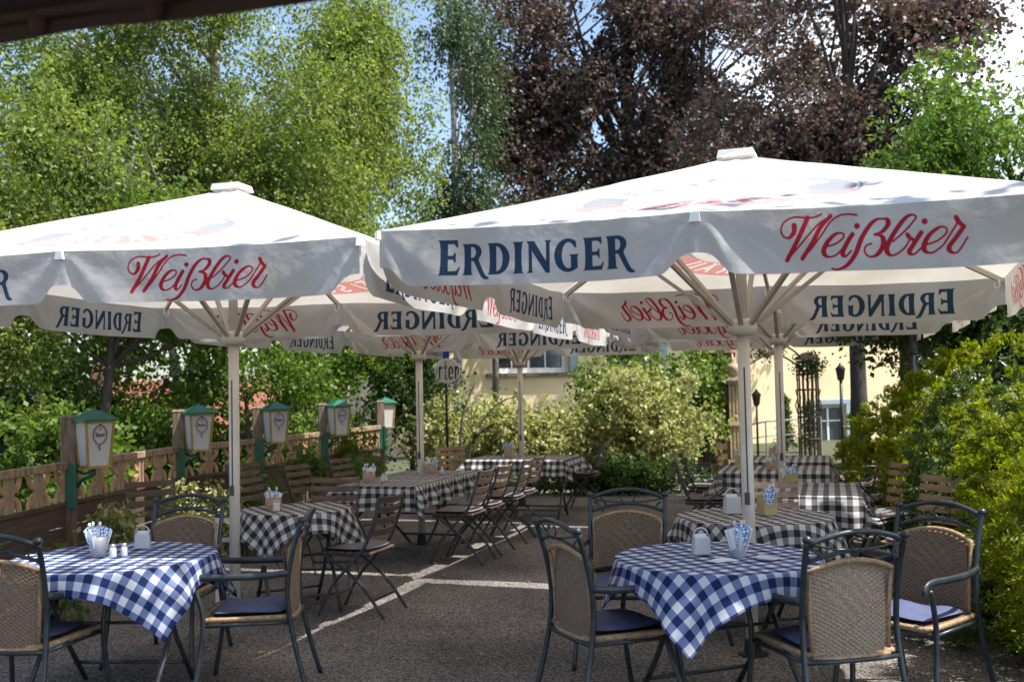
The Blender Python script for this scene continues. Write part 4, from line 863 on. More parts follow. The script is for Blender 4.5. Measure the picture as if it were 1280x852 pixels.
# ------------------------------------------------------------ things on the tables
ZT = .742
def napkins(mb, n, r, h, seed):
    rr = random.Random(seed)
    for k in range(n):
        a = rr.uniform(0, 6.28); x, y = r * .5 * math.cos(a), r * .5 * math.sin(a); tl = rr.uniform(.1, .35); w_ = rr.uniform(.03, .05)
        d = Vector((math.cos(a), math.sin(a), 0)); s_ = Vector((-d.y, d.x, 0))
        p = [Vector((x, y, 0)) - s_ * w_ * .4, Vector((x, y, 0)) + s_ * w_ * .4, Vector((x, y, h)) + d * tl * h + s_ * w_, Vector((x, y, h * 1.12)) + d * tl * h * .8, Vector((x, y, h)) + d * tl * h - s_ * w_]
        o = -d * .004; mb.add([tuple(q) for q in p] + [tuple(q + o) for q in p], [(0, 1, 2, 3, 4), (9, 8, 7, 6, 5), (2, 7, 8, 3), (3, 8, 9, 4), (0, 5, 6, 1), (1, 6, 7, 2), (4, 9, 5, 0)])
    return mb
def napkin_mat():
    m = bpy.data.materials.new('blue_diamond_napkin'); m.use_nodes = True; t = m.node_tree; N = t.nodes; L = t.links; b = N['Principled BSDF']; b.inputs['Roughness'].default_value = .8
    c = N.new('ShaderNodeTexCoord'); mp_ = N.new('ShaderNodeMapping'); mp_.inputs['Rotation'].default_value = (.6, .78, .5); L.new(c.outputs['Object'], mp_.inputs[0])
    k = N.new('ShaderNodeTexChecker'); k.inputs['Scale'].default_value = 70; k.inputs[1].default_value = (.06, .22, .52, 1); k.inputs[2].default_value = (.75, .80, .88, 1); L.new(mp_.outputs[0], k.inputs[0]); L.new(k.outputs[0], b.inputs['Base Color']); return m
M['napkin_b'] = napkin_mat()
def cutlery_pot(label, X, Y, rz, body='grey_pot', w_=.095, h=.125, box=False, seed=1, nap=(3, 3)):
    t = thing('cutlery_holder', label, 'cutlery holder', (X, Y, ZT), rz, 'cutlery and napkin holders')
    w_ *= .82; h *= .82
    if box:
        b = MB()
        for sx, sy, dx, dy in ((0, -1, w_, .008), (0, 1, w_, .008), (-1, 0, .008, w_ - .016), (1, 0, .008, w_ - .016)): b.box((sx * (w_ / 2 - .004), sy * (w_ / 2 - .004), h / 2 + .002), (dx, dy, h))
        b.box((0, 0, .005), (w_ - .018, w_ - .018, .006))
    else: b = MB().lathe([(w_ * .40, 0), (w_ * .44, .004), (w_ * .47, h * .5), (w_ * .5, h), (w_ * .5 - .005, h), (w_ * .44, h * .5), (w_ * .40, .01)], n=28)
    obj('pot', b, M[body], t, not box)
    obj('paper_napkins', napkins(MB(), nap[0], w_ * .6, h + .025, seed), M['napkin'], t); obj('patterned_napkins', napkins(MB(), nap[1], w_ * .6, h + .035, seed + 9), M['napkin_b'], t)
    k = MB(); rr = random.Random(seed)
    for i in range(3):
        a = rr.uniform(0, 6.28); x, y = w_ * .25 * math.cos(a), w_ * .25 * math.sin(a); k.beam((x, y, .01), (x * 2, y * 2, h + .05), .012, .003); k.lathe([(.004, 0), (.010, .008), (.009, .022), (.003, .03)], (x * 2, y * 2, h + .045), 8)
    obj('cutlery', k, M['steel'], t); return t
def menu_block(label, X, Y, rz, big=1.0):
    t = thing('menu_basket', label, 'basket', (X, Y, ZT), rz, 'small white table baskets'); s = big
    obj('block', MB().box((0, 0, .045 * s), (.085 * s, .05 * s, .085 * s), taper=.9), M['white_cer'], t, bevel=.006)
    obj('handle', MB().tube([(.04 * s * math.cos(a), .0, .08 * s + .05 * s * math.sin(a)) for a in np.linspace(0, math.pi, 12)], .0035, 6), M['steel'], t, True)
    obj('cards', MB().box((0, .006, .075 * s), (.06 * s, .006, .05 * s), rx=.05), M['napkin'], t); return t
def shaker(label, X, Y, grp=None):
    t = thing('salt_shaker', label, 'shaker', (X, Y, ZT), 0, grp)
    obj('jar', MB().lathe([(.018, 0), (.020, .01), (.018, .045), (.015, .055)], n=16), M['glass'], t, True); obj('cap', MB().lathe([(.0155, .0555), (.016, .066), (.009, .073)], n=16), M['steel'], t, True); return t
cutlery_pot('grey cutlery pot with white and blue napkins on the near left table', -2.25, 5.56, .3, w_=.115, h=.13, seed=3)
menu_block('small white basket with wire handle on the near left table', -2.10, 5.80, .1)
shaker('left of two glass shakers by the grey pot on the near left table', -2.15, 5.50); shaker('right of two glass shakers by the grey pot on the near left table', -2.10, 5.53)
cutlery_pot('grey jug shaped holder with blue napkins on the near right table', 1.10, 5.13, .3, w_=.115, h=.135, seed=5, nap=(4, 3))
menu_block('small pale grey card basket left of the jug on the near right table', .93, 5.20, .2, 1.05)
t = thing('saucer', 'flat pale saucer lying before the jug on the near right table', 'saucer', (1.22, 5.02, ZT)); obj('dish', MB().lathe([(.03, 0), (.055, .006), (.06, .012), (.056, .011), (.03, .004)], n=28), M['white_cer'], t, True)
obj('rim', MB().tube([(.0585 * math.cos(a), .0585 * math.sin(a), .0125) for a in np.linspace(0, 2 * math.pi, 25)[:-1]], .002, 6, True), M['steel'], t)
t = thing('leaflet', 'folded white leaflet lying beside the jug on the near right table', 'leaflet', (1.0, 5.0, ZT + .002), .5); obj('sheet', MB().box((0, 0, .003), (.14, .07, .002), ry=.02).box((.0, .01, .007), (.10, .06, .002), rz=.3), M['napkin'], t)
cutlery_pot('light wooden box with crumpled napkins on the small black checked table', -1.80, 7.66, .35, 'boxwood', .13, .10, True, 7)
menu_block('small wooden coloured card block beside the box on the small table', -1.74, 7.50, .3, .6)
cutlery_pot('wooden box with white napkins at the near end of the long table', -1.38, 9.75, -.3, 'boxwood', .11, .12, True, 9)
shaker('glass shaker at the near end of the long table', -1.24, 9.66); menu_block('small pale block beside the napkin box at the near end of the long table', -1.24, 9.80, .1, .6)
cutlery_pot('wooden box with blue napkins at the far end of the long table', -.86, 10.65, -.3, 'boxwood', .12, .11, True, 11, (2, 4))
shaker('white shaker beside the blue napkins on the long table', -.74, 10.5)
cutlery_pot('wooden box with dark blue napkins on the far table of the left row', -.06, 12.75, -.3, 'boxwood', .13, .14, True, 13, (0, 5))
menu_block('white basket with wire handle on the round black checked table', 1.43, 6.80, .2, 1.3)
cutlery_pot('tall light crate with blue checked napkins on the round black checked table', 1.64, 6.72, .3, 'paperbag', .115, .155, True, 15, (0, 4))
cutlery_pot('light box with blue napkins on the table by the light brown chairs', 2.30, 8.6, 0, 'paperbag', .12, .13, True, 17, (1, 3))
cutlery_pot('low wooden box with white and blue napkins on the nearer far right table', 2.55, 10.2, -.3, 'boxwood', .13, .10, True, 19, (4, 3))
cutlery_pot('light box standing left on the nearer far right table', 2.30, 10.45, -.3, 'paperbag', .13, .15, True, 21, (2, 1))
cutlery_pot('box with pale napkins on the farther far right table', 2.95, 11.7, -.3, 'boxwood', .12, .14, True, 23, (3, 2))

# ------------------------------------------------------------ fence and lanterns on the left
def fence_section(label, A, B, first=False):
    A = Vector(A); B = Vector(B); L_ = (B - A).length; d = (B - A).normalized(); an = math.atan2(d.y, d.x)
    t = thing('fence', label, 'fence', (A.x, A.y, 0), an, 'wooden fence sections along the left'); x0, x1 = .07, L_ - .07
    obj('top_rail', MB().box(((x0 + x1) / 2, 0, 1.045), (x1 - x0, .075, .06)), M['fence'], t, bevel=.005)
    obj('bottom_rail', MB().box(((x0 + x1) / 2, 0, .735), (x1 - x0, .05, .035)), M['fence_d'], t, bevel=.004)
    for k in range(4): obj('plank', MB().box(((x0 + x1) / 2, .004 * (k % 2), .635 - k * .165), (x1 - x0, .022, .155)), M['fence_d'], t, bevel=.003)
    n = max(2, round((x1 - x0) / .42)); w_ = (x1 - x0) / n
    bal = MB().box((0, 0, .884), (.030, .03, .262)).mesh('baluster', M['fence'])
    def quarter(cx, cz, a0):
        mb = MB(); r = .115; vs = []; fs = []; N = 7
        for i in range(N + 1):
            a = a0 + math.pi / 2 * i / N; wd = .020 + .010 * math.sin(math.pi * i / N)
            for rr_, yy in ((r - wd, -.011), (r + wd * .3, -.011), (r + wd * .3, .011), (r - wd, .011)): vs.append((cx + rr_ * math.cos(a), yy, cz + rr_ * math.sin(a)))
        for i in range(N):
            for k in range(4): q = i * 4 + k; q2 = i * 4 + (k + 1) % 4; fs.append((q, q2, q2 + 4, q + 4))
        fs += [(3, 2, 1, 0), (N * 4, N * 4 + 1, N * 4 + 2, N * 4 + 3)]; return mb.add(vs, fs).mesh('curved_bracket', M['orn'])
    hw = w_ / 2 - .06
    qs = [quarter(-hw - .02, .753, 0), quarter(hw + .02, .753, math.pi / 2), quarter(hw + .02, 1.013, math.pi), quarter(-hw - .02, 1.013, 1.5 * math.pi)]
    for i in range(n):
        xc = x0 + w_ * (i + .5)
        for q in (-1, 1): o = link('baluster', bal, t); o.location = (xc + q * (w_ / 2 - .035), 0, 0)
        if i == 0: o.location
        for q in qs: o = link('curved_bracket', q, t); o.location = (xc, 0, 0)
    return t
FP = [(-3.80, 6.25), (-3.66, 8.45), (-3.46, 10.6), (-2.98, 11.95), (-2.54, 13.65), (-2.05, 15.8)]
fl = ['leftmost wooden fence section with curved ornaments, running out of the picture', 'fence section between the first and second lantern posts', 'fence section between the second and third lantern posts', 'short fence section between the third and fourth lantern posts', 'last fence section, beyond the fourth lantern post']
for i in range(5): fence_section(fl[i], FP[i], FP[i + 1])
nm = ['outside the left edge', 'with the first lantern', 'with the second lantern', 'with the third lantern', 'with the fourth lantern', 'at the far end of the fence']
for i, (x, y) in enumerate(FP):
    t = thing('fence_post', 'weathered square fence post ' + nm[i], 'post', (x, y, 0), .25, 'fence posts on the left')
    obj('shaft', MB().box((0, 0, .715), (.115, .115, 1.43)), M['post'], t, bevel=.008); obj('cap', MB().box((0, 0, 1.44), (.125, .125, .02), taper=.8), M['post'], t)
def lantern(label, X, Y, px, py, z0=1.02, rz=.62, emblem=True):
    t = thing('lantern', label, 'lantern', (X, Y, z0), rz, 'green roofed beer garden lanterns'); H = .385; a, b = .088, .116
    cs = [(-1, -1), (1, -1), (1, 1), (-1, 1)]
    for k in range(4):
        (x0, y0), (x1, y1) = cs[k], cs[(k + 1) % 4]; i_ = .965
        v = [(x0 * a * i_, y0 * a * i_, .02), (x1 * a * i_, y1 * a * i_, .02), (x1 * b * i_, y1 * b * i_, H - .015), (x0 * b * i_, y0 * b * i_, H - .015)]
        v2 = [(p[0] * .96, p[1] * .96, p[2]) for p in v]
        obj('glass_pane', MB().add(v + v2, [(0, 1, 2, 3), (7, 6, 5, 4), (0, 4, 5, 1), (1, 5, 6, 2), (2, 6, 7, 3), (3, 7, 4, 0)]), M['milk'], t)
    fr = MB()
    for k in range(4):
        (x0, y0), (x1, y1) = cs[k], cs[(k + 1) % 4]; fr.beam((x0 * a, y0 * a, .0), (x0 * b, y0 * b, H), .018, .018)
        fr.beam((x0 * a, y0 * a, .010), (x1 * a, y1 * a, .010), .018, .022); fr.beam((x0 * b, y0 * b, H - .01), (x1 * b, y1 * b, H - .01), .018, .02)
    obj('frame', fr, M['brass'], t); obj('floor', MB().box((0, 0, .004), (.2, .2, .008)), M['brass'], t)
    rf = MB(); q = .146; rf.add([(-q, -q, H + .012), (q, -q, H + .012), (q, q, H + .012), (-q, q, H + .012), (-.03, -.03, H + .085), (.03, -.03, H + .085), (.03, .03, H + .085), (-.03, .03, H + .085), (-q, -q, H - .004), (q, -q, H - .004), (q, q, H - .004), (-q, q, H - .004)],
        [(0, 1, 5, 4), (1, 2, 6, 5), (2, 3, 7, 6), (3, 0, 4, 7), (4, 5, 6, 7), (8, 9, 1, 0), (9, 10, 2, 1), (10, 11, 3, 2), (11, 8, 0, 3), (11, 10, 9, 8)])
    rf.lathe([(.022, H + .084), (.018, H + .10), (.004, H + .108)], n=10); obj('roof', rf, M['green_paint'], t)
    # bracket to the post, built in world orientation
    R = Matrix.Rotation(-rz, 3, 'Z'); W2 = lambda p: tuple(R @ (Vector(p) - Vector((X, Y, z0))))
    br = MB().tube([(0, 0, .0), (0, 0, -.05), W2(((X + px) / 2, (Y + py) / 2, z0 - .10)), W2((px + .07, py - .02, z0 - .16))], .016, 8).tube([W2((px + .07, py - .02, z0 - .02)), W2(((X * .6 + px * .4), (Y * .6 + py * .4), z0 - .05)), (0, 0, -.02)], .012, 8)
    obj('bracket_arm', br, M['green_paint'], t, True); p = W2((px + .066, py - .03, z0 - .14)); obj('mounting_plate', MB().box(p, (.02, .10, .36), .25 - rz).box(W2((px + .02, py - .066, z0 - .14)), (.10, .02, .36), .25 - rz), M['green_paint'], t)
    if emblem:
        for k, (nx, ny) in ((0, (0, -1)), (1, (1, 0))):
            em = MB(); tx_, ty_ = -ny, nx; zc = .27; off = a + (b - a) * zc / H
            def pt(s, z): o = a + (b - a) * z / H + .006; return (nx * o + tx_ * s, ny * o + ty_ * s, z)
            em.tube([pt(.058 * math.cos(q), zc + .078 * math.sin(q)) for q in np.linspace(0, 2 * math.pi, 25)[:-1]], .0028, 5, True)
            em.tube([pt(.050 * math.cos(q), zc + .069 * math.sin(q)) for q in np.linspace(0, 2 * math.pi, 25)[:-1]], .0014, 5, True)
            em.tube([pt(*p) for p in ((-.035, zc + .022), (-.028, zc - .016), (-.018, zc + .012), (-.008, zc - .016), (.0, zc + .008), (.006, zc - .012), (.014, zc + .006), (.02, zc - .012), (.028, zc + .006), (.038, zc - .004))], .0045, 5)
            em.tube([pt(0, zc + .035), pt(.004, zc + .052)], .004, 5).tube([pt(0, zc - .08), pt(-.006, zc - .10), pt(.004, zc - .125)], .005, 5).tube([pt(0, zc + .08), pt(0, zc + .092)], .006, 5)
            obj('emblem', em, M['emblem'], t)
    return t
LP = [(-3.44, 8.42, -3.66, 8.45), (-3.24, 10.55, -3.46, 10.6), (-2.76, 11.9, -2.98, 11.95), (-2.32, 13.6, -2.54, 13.65), (-2.00, 16.0, -2.05, 15.8)]
for i, (x, y, px, py) in enumerate(LP):
    lantern(['nearest green roofed white lantern with an oval emblem, on the first post', 'second green roofed lantern from the left, left of the near left pole', 'third green roofed lantern, right of the near left pole', 'fourth green roofed lantern from the left', 'farthest green roofed lantern, half hidden in leaves'][i], x, y, px, py, rz=(.78, .60, .62, .62, .6)[i], emblem=i < 4)
# plants at the fence
for i, (x, y, z, e, n_, lm, lab) in enumerate([(-3.15, 8.1, .55, (.16, .14, .16), 26, L_VARI, 'small pale hydrangea like plant in front of the first lantern post'),
    (-2.95, 9.6, .45, (.42, .3, .42), 110, L_VARI, 'speckled climbing plant on the fence left of the near left pole'),
    (-2.35, 11.55, .72, (.24, .18, .26), 50, L_FRESH, 'bright green ivy clump on the slatted chairs below the third lantern'),
    (-2.75, 10.3, .5, (.35, .2, .45), 60, L_MID, 'green plant hanging over the fence behind the small table'),
    (-1.98, 12.6, .5, (.22, .2, .5), 50, L_MID, 'green plant before the fourth lantern post'),
    (-3.3, 7.35, .25, (.3, .2, .22), 40, L_MID, 'low leafy plant at the foot of the fence'), (-2.3, 14.2, .7, (.5, .3, .65), 90, L_MID, 'tall leafy plant at the far end of the fence')]):
    t = thing('plant', lab, 'plant', (x, y, 0), 0, 'plants along the fence'); C_ = blobs([(0, 0, z, *e)], n_, .4, .2, 3, 90 + i)
    st = MB(); branches(st, Vector((0, 0, 0)), Vector((0, 0, z + e[2] * .5)), C_, .014, 10, .05, lo=.05); obj('stem', st, M['bark_d'], t, True); quadmesh('foliage', leafcloud(C_, .12, 26, .05, .65), lm, t)

# ------------------------------------------------------------ yellow house
HR = .27; hx0, hy0 = -3.0, 25.2     # left corner; facade turns away to the right
t = thing('house', 'yellow rendered house behind the bushes with white framed windows and red roof', 'house', (hx0, hy0, 0), HR); HL, HH = 14.5, 4.6
ops = [(2.55, 1.98, 2.05, 1.45, 'w'), (5.9, 1.98, 1.2, 1.4, 'w'), (11.75, -.2, .95, 1.15, 'd'), (8.35, -.15, .62, 1.25, 'd')]   # x, z, width, height
wall = MB(); xs = sorted({0, HL} | {o[0] for o in ops} | {o[0] + o[2] for o in ops}); zs = sorted({-.3, HH} | {max(-.3, o[1]) for o in ops} | {o[1] + o[3] for o in ops})
for i in range(len(xs) - 1):
    for j in range(len(zs) - 1):
        xc, zc = (xs[i] + xs[i + 1]) / 2, (zs[j] + zs[j + 1]) / 2
        if any(o[0] < xc < o[0] + o[2] and o[1] < zc < o[1] + o[3] for o in ops): continue
        wall.add([(xs[i], 0, zs[j]), (xs[i + 1], 0, zs[j]), (xs[i + 1], 0, zs[j + 1]), (xs[i], 0, zs[j + 1])], [(0, 1, 2, 3)])
for (x, z, w_, h_, k) in ops:
    z = max(z, -.3); x1, z1 = x + w_, z + h_
    wall.add([(x, 0, z), (x, .28, z), (x, .28, z1), (x, 0, z1), (x1, 0, z), (x1, .28, z), (x1, .28, z1), (x1, 0, z1)], [(0, 1, 2, 3), (7, 6, 5, 4), (3, 2, 6, 7), (4, 5, 1, 0)])
wall.add([(0, 0, -.3), (0, 9, -.3), (0, 9, HH), (0, 0, HH), (HL, 0, -.3), (HL, 9, -.3), (HL, 9, HH), (HL, 0, HH)], [(3, 2, 1, 0), (4, 5, 6, 7), (1, 2, 6, 5)])
obj('wall', wall, M['wall_y'], t)
for (x, z, w_, h_, k) in ops:
    z = max(z, -.3); f = MB(); fw = .13 if k == 'w' else .085; xc, zc = x + w_ / 2, z + h_ / 2; y = .16
    wn = thing('window', '', '', (0, 0, 0)) if False else link('window' if k == 'w' else 'door', MB().box((xc, y, z + fw / 2), (w_, .07, fw)).box((xc, y, z + h_ - fw / 2), (w_, .07, fw)).box((x + fw / 2, y, zc), (fw, .07, h_ - 2 * fw)).box((x + w_ - fw / 2, y, zc), (fw, .07, h_ - 2 * fw)).mesh('frame', M['win_frame'] if k == 'w' else M['win_blue']), t)
    n = 4 if w_ > 1.5 else 2; pw = (w_ - 2 * fw) / n
    for i in range(n):
        obj('pane', MB().box((x + fw + pw * (i + .5), y + .005, zc), (pw - .05, .012, h_ - 2 * fw - .04)), M['pane'], wn)
        if i: obj('mullion', MB().box((x + fw + pw * i, y - .004, zc), (.055 if i == n // 2 else .035, .05, h_ - 2 * fw)), M['win_frame'], wn)
    obj('glazing_bar', MB().box((xc, y - .012, zc + h_ * .12), (w_ - 2 * fw, .025, .035)), M['win_frame'], wn)
    if k == 'w':
        obj('sill', MB().box((xc, -.03, z - .05), (w_ + .25, .22, .09)), M['sill'], wn)
        sh = MB().box((x + w_ + .14, -.05, zc), (.22, .04, h_)); obj('shutter', sh, M['win_blue'], wn)
    else: obj('surround', MB().box((x - .07, -.02, zc), (.13, .06, h_ + .1)).box((x + w_ + .07, -.02, zc), (.13, .06, h_ + .1)).box((xc, -.02, z + h_ + .09), (w_ + .28, .07, .12)), M['win_blue'], wn)
rf = MB(); e = .4
rf.add([(-e, -e, HH - .1), (HL + e, -e, HH - .1), (HL + e, 4.5, HH + 1.1), (-e, 4.5, HH + 1.1), (-e, 9 + e, HH - .1), (HL + e, 9 + e, HH - .1), (-e, -e, HH), (HL + e, -e, HH), (HL + e, 4.5, HH + 1.2), (-e, 4.5, HH + 1.2)], [(6, 7, 8, 9), (3, 2, 5, 4), (0, 1, 7, 6), (3, 2, 1, 0)])
ro = obj('roof', rf, M['rooftile'], t)
tl = MB()
for k in range(26): z = HH + .02 + 1.2 * k / 26; tl.box((HL / 2, -e + 4.9 * k / 26 + .1, z + .04), (HL + .8, .22, .035), rx=.24)
o = obj('tile_course', tl, M['rooftile'], ro); o['kind'] = 'stuff'
obj('chimney', MB().box((5, 4.3, HH + 1.3), (.6, .6, 1.0)), M['brick'], ro); obj('gutter', MB().tube([(-e, -e - .06, HH - .06), (HL + e, -e - .06, HH - .06)], .06, 8), M['win_blue'], ro)
obj('eaves_board', MB().box((HL / 2, -e + .02, HH - .16), (HL + .8, .04, .10)), M['wall_w'], t)
# red roofed house glimpsed far left
t = thing('house', 'white house with red tiled roof glimpsed through leaves at the far left', 'house', (-15.5, 31, -2.0), .1)
obj('wall', MB().box((4, 3, 1.2), (8, 6, 2.8)), M['wall_w'], t); rr_ = obj('roof', MB().add([(-.4, -.4, 2.4), (8.4, -.4, 2.4), (8.4, 3, 4.1), (-.4, 3, 4.1), (-.4, 6.4, 2.4), (8.4, 6.4, 2.4)], [(0, 1, 2, 3), (3, 2, 5, 4), (0, 3, 4), (1, 5, 2)]), M['rooftile'], t)
for x in (1.2, 3.2, 5.4): obj('window', MB().box((x, -.03, 1.3), (.9, .05, 1.1)).box((x, -.06, 1.3), (.05, .03, 1.1)), M['pane'], t)
obj('chimney', MB().box((2.2, 2.6, 4.2), (.5, .5, 1.0)), M['brick'], rr_)

# ------------------------------------------------------------ garden gate ironwork before the house
t = thing('gate_pillar', 'tall brick pillar with tiled cap grown over by the climber', 'pillar', (3.78, 19.6, 0), .1); obj('shaft', MB().box((0, 0, 1.05), (.55, .55, 2.1)), M['brick'], t)
for k in range(13):
    for q in range(4): a = R_(90 * q); obj('brick', MB().box(((.282 * math.cos(a)) + (.13 if k % 2 else -.13) * math.sin(a), .282 * math.sin(a) + (.13 if k % 2 else -.13) * math.cos(a), .12 + k * .155), (.022, .24, .13), a), M['brick'], t)
obj('cornice', MB().box((0, 0, 2.14), (.75, .75, .08)), M['sill'], t); obj('tiled_cap', MB().add([(-.42, -.42, 2.18), (.42, -.42, 2.18), (.42, .42, 2.18), (-.42, .42, 2.18), (-.1, 0, 2.46), (.1, 0, 2.46)], [(0, 1, 5, 4), (1, 2, 5), (2, 3, 4, 5), (3, 0, 4), (3, 2, 1, 0)]), M['rooftile'], t)
t = thing('stone_lantern_pillar', 'slim fluted sandstone pillar with an urn shaped lamp on top', 'pillar', (4.08, 19, 0), .05); P_ = MB().box((0, 0, .1), (.34, .34, .2)).box((0, 0, 1.62), (.30, .30, .06)).box((0, 0, .86), (.29, .29, .07))
obj('block', P_, M['stone'], t); obj('panel', MB().box((0, 0, .9), (.20, .20, 1.4)), M['stone'], t)
fl_ = MB().box((0, 0, 0), (.028, .028, 1.38)).mesh('flute', M['stone'])
for x in (-.10, -.033, .033, .10):
    for y in (-.10, .10): o = link('flute', fl_, t); o.location = (x, y * 1.06, .9)
obj('roof_cap', MB().box((0, 0, 1.685), (.40, .40, .06), taper=.8), M['sill'], t); obj('urn_lamp', MB().lathe([(.04, 1.71), (.10, 1.76), (.13, 1.88), (.12, 1.95), (.06, 1.99), (.075, 2.02), (.02, 2.10), (.01, 2.16)], n=14), M['stone'], t, True)
t = thing('iron_trellis', 'round rusty iron lattice column with red tiled cap', 'trellis', (5.75, 20, 0), 0)
for k in range(14):
    a = 2 * math.pi * k / 14; obj('bar', MB().tube([(.20 * math.cos(a), .20 * math.sin(a), 0), (.20 * math.cos(a), .20 * math.sin(a), 2.0)], .013, 6), M['rust'], t)
for z in (.06, .5, .92, 1.0, 1.45, 1.75, 1.82, 2.0): obj('ring', MB().tube([(.205 * math.cos(q), .205 * math.sin(q), z) for q in np.linspace(0, 2 * math.pi, 21)[:-1]], .018, 6, True), M['rust'], t)
for k in range(6):
    a = 2 * math.pi * (k + .5) / 6; obj('scroll', MB().tube([(.21 * math.cos(a) , .21 * math.sin(a), .98), (.25 * math.cos(a), .25 * math.sin(a), 1.15), (.2 * math.cos(a), .2 * math.sin(a), 1.3), (.24 * math.cos(a), .24 * math.sin(a), 1.45)], .012, 6), M['rust'], t, True)
obj('tiled_cap', MB().lathe([(.27, 2.03), (.25, 2.06), (.10, 2.16), (.02, 2.18)], n=16), M['brick'], t)
t = thing('iron_arch', 'curved wrought iron scrolls of the arch between pillar and trellis', 'iron arch', (4.2, 19.2, 0))
for pts in ([(0, 0, 1.75), (.35, .15, 2.0), (.8, .4, 2.15), (1.2, .6, 2.0), (1.5, .75, 1.75)], [(0, 0, 1.95), (.3, .15, 2.2), (.8, .4, 2.38), (1.25, .6, 2.2), (1.5, .75, 1.95)]): obj('arch_bar', MB().tube([tuple(p) for p in smooth([np.array(p) for p in pts], 6)], .018, 6), M['rust'], t, True)
for k in range(5):
    u = .15 + .175 * k; c = Vector((1.5 * u, .75 * u, 2.06 + .2 * math.sin(math.pi * u) * 1.0)) - Vector((0, 0, .08)); obj('scroll', MB().tube([(c.x + .08 * (1 - i / 16) * math.cos(i * .55), c.y, c.z + .08 * (1 - i / 16) * math.sin(i * .55)) for i in range(15)], .011, 5), M['rust'], t, True)
def lamp_post(label, x, y, h_, r, m):
    t = thing('lamp_post', label, 'lamp post', (x, y, 0), 0, 'thin lamp posts in the garden'); obj('pole', MB().tube([(0, 0, 0), (0, 0, h_)], [r * 1.5] + [r], 8), m, t, True)
    obj('lamp_head', MB().lathe([(.02, h_), (.06, h_ + .03), (.085, h_ + .2), (.10, h_ + .22), (.03, h_ + .3), (.01, h_ + .34)], n=10), m, t, True); obj('base', MB().lathe([(.1, 0), (.1, .06), (.04, .12)], n=10), m, t, True)
lamp_post('slim brown lamp post against the yellow wall', 4.74, 20, 1.15, .018, M['rust']); lamp_post('dark lamp post right of the round trellis', 5.95, 18.6, 1.6, .028, M['iron'])
t = thing('handrail', 'thin grey handrail in front of the yellow wall', 'handrail', (4.0, 21, 0)); obj('rail', MB().tube([(0, 0, .62), (1.2, .2, .80), (2.4, .4, .86)], .018, 6).tube([(0, 0, .35), (1.2, .2, .5), (2.4, .4, .56)], .010, 6), M['steel'], t, True)
for x, z in ((0, .62), (1.2, .8), (2.4, .86)): obj('rail_post', MB().tube([(x, x / 6, 0), (x, x / 6, z)], .016, 6), M['steel'], t)
t = thing('downpipe_post', 'dark upright post rising out of the hedge', 'post', (4.93, 12.6, 0)); obj('shaft', MB().tube([(0, 0, 0), (0, 0, 2.45)], .05, 10), M['iron'], t, True); obj('collar', MB().lathe([(.05, 1.9), (.065, 1.92), (.065, 1.98), (.05, 2.0)], n=12), M['iron'], t)
# round hanging sign
def sign_image():
    r = Ras(1, .5, 260); x = .03
    for ch in 'Biergarten':
        for st in SF.get(ch, []):
            P = smooth(st, 5) if len(st) > 2 else np.linspace(st[0], st[-1], 14)
            for k_ in range(1): pts = [(x + p[0] * .11, .15 + p[1] * .2) for p in P]
            dd = np.gradient(np.array(pts), axis=0); w2 = .006 + .008 * np.abs(dd[:, 1]) / (np.hypot(dd[:, 0], dd[:, 1]) + 1e-9); r.stroke(pts, w2, (.03, .03, .03))
        x += {'i': .05, 't': .075, 'r': .085}.get(ch, .105)
    return r.image('sign_lettering', (.03, .03, .03))
def decal(name, img):
    m = fabric(name, img, 1, 1, 1.0); return m
M['sign'] = decal('sign_face', sign_image())
def round_sign(label, x, y, z, rz, txt=True):
    t = thing('hanging_sign', label, 'round sign', (x, y, 0), rz, 'round white hanging signs'); R = .175; n = 40
    V = [(0, -.032, z)] + [(R * math.cos(2 * math.pi * i / n), -.028, z + R * math.sin(2 * math.pi * i / n)) for i in range(n)]; UV = [(.5, .5)] + [(.5 + (1.10 if 1 else 1) * R * 1.0 * math.cos(2 * math.pi * i / n) / .80 * .8 + (.22), .5 + R * 1.6 * math.sin(2 * math.pi * i / n)) for i in range(n)]
    UV[0] = (.72, .5)
    uvmesh('sign_face', V, [(0, 1 + i, 1 + (i + 1) % n) for i in range(n)], UV, M['sign'] if txt else M['globe'], t, False)
    dsk = MB(); dsk.tube([(R * math.cos(2 * math.pi * i / n), -.012, z + R * math.sin(2 * math.pi * i / n)) for i in range(n)], .016, 8, True); dsk.add([(R * math.cos(2 * math.pi * i / n), .0, z + R * math.sin(2 * math.pi * i / n)) for i in range(n)], [tuple(range(n))[::-1]]); obj('rim', dsk, M['globe'], t, True)
    obj('strap', MB().box((-.02, -.01, z + R + .14), (.10, .02, .30)), M['blue_strap'], t); obj('hanging_arm', MB().tube([(-.02, .03, 0), (-.02, .03, z + R + .32)], .02, 8), M['iron'], t, True)
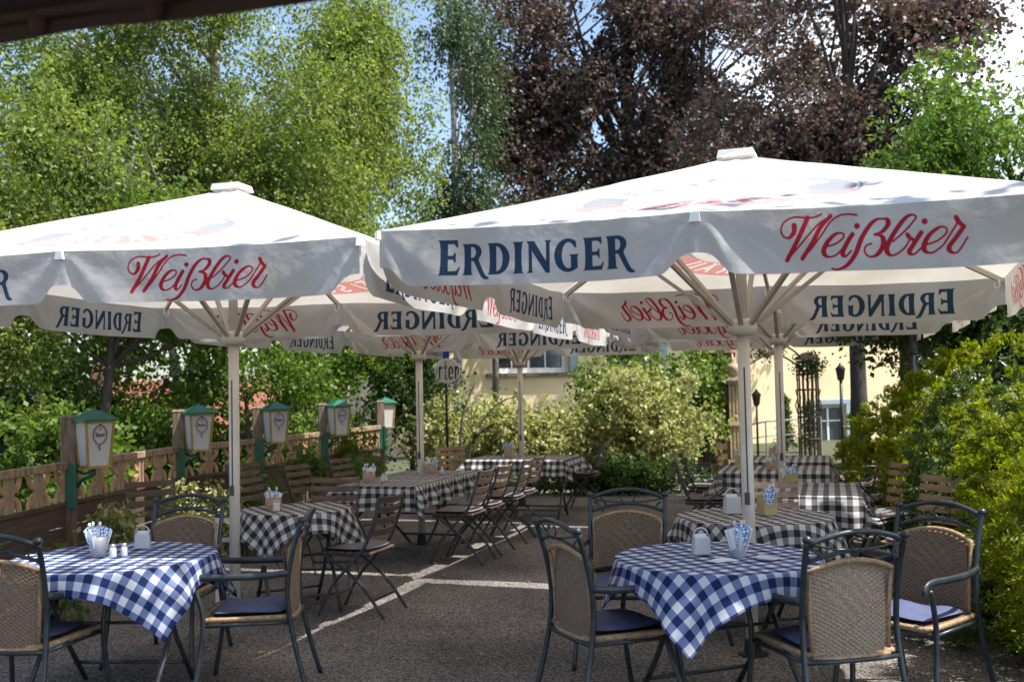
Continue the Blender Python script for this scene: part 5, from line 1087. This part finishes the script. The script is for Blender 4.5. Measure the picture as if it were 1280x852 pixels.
round_sign('round white hanging sign with lettering under a blue strap', -.98, 15.4, 1.88, .15)
t = thing('downpipe', 'dark upright pipe on the yellow wall left of the upper window', 'downpipe', (-.42, 25.0, 0)); obj('pipe', MB().tube([(0, 0, 0), (0, 0, 4.2)], .085, 10), M['bark'], t, True); obj('bracket', MB().box((0, .06, 1.6), (.22, .14, .05)), M['bark'], t)
# odds and ends
t = thing('fallen_leaf', 'single yellow leaf on the gravel near the left pole', 'leaf', (-1.6, 6.35, .012), .5)
obj('blade', MB().add([(0, 0, 0), (.03, .02, .008), (.05, 0, .004), (.03, -.02, .01)], [(0, 1, 2, 3)]), mat('yellow_leaf', (.62, .36, .04), .6), t); obj('stalk', MB().beam((0, 0, 0), (-.025, .003, .004), .002, .002), M['bark_d'], t)
t = thing('highchair', 'folded white wooden highchair leaning beside the near left pole', 'folded highchair', (-2.12, 7.5, 0), .3)
for x in (-.05, .05):
    obj('side_rail', MB().beam((x, -.02, 0), (x, .03, .70), .022, .03), M['pole'], t)
for z in (.18, .36, .54, .68): obj('rung', MB().beam((-.05, -.02 + z * .065, z), (.05, -.02 + z * .065, z), .02, .03), M['pole'], t)

def litter():
    n = 240; X = rng.uniform(-3, 3, n); Y = rng.uniform(3.8, 12, n); V = []; F = []
    for i in range(n):
        a = rng.uniform(0, 6.28); L_ = rng.uniform(.012, .035); d = Vector((math.cos(a), math.sin(a), 0)); p = Vector((X[i], Y[i], .014)); q = Vector((-d.y, d.x, 0)) * L_ * .35
        o = len(V); V += [tuple(p), tuple(p + d * L_ * .5 + q + Vector((0, 0, .006))), tuple(p + d * L_), tuple(p + d * L_ * .5 - q)]; F.append((o, o + 1, o + 2, o + 3))
    me = bpy.data.meshes.new('leaf_litter'); me.from_pydata(V, [], F); me.materials.append(leafmat('dry_leaves', [(.30, .20, .07), (.20, .12, .06), (.38, .30, .12), (.16, .15, .06)], .1, 1)); return link('leaf_litter', me)
o = struct(litter(), 'stuff'); tag(o, 'small dry leaves strewn over the gravel', 'fallen leaves')
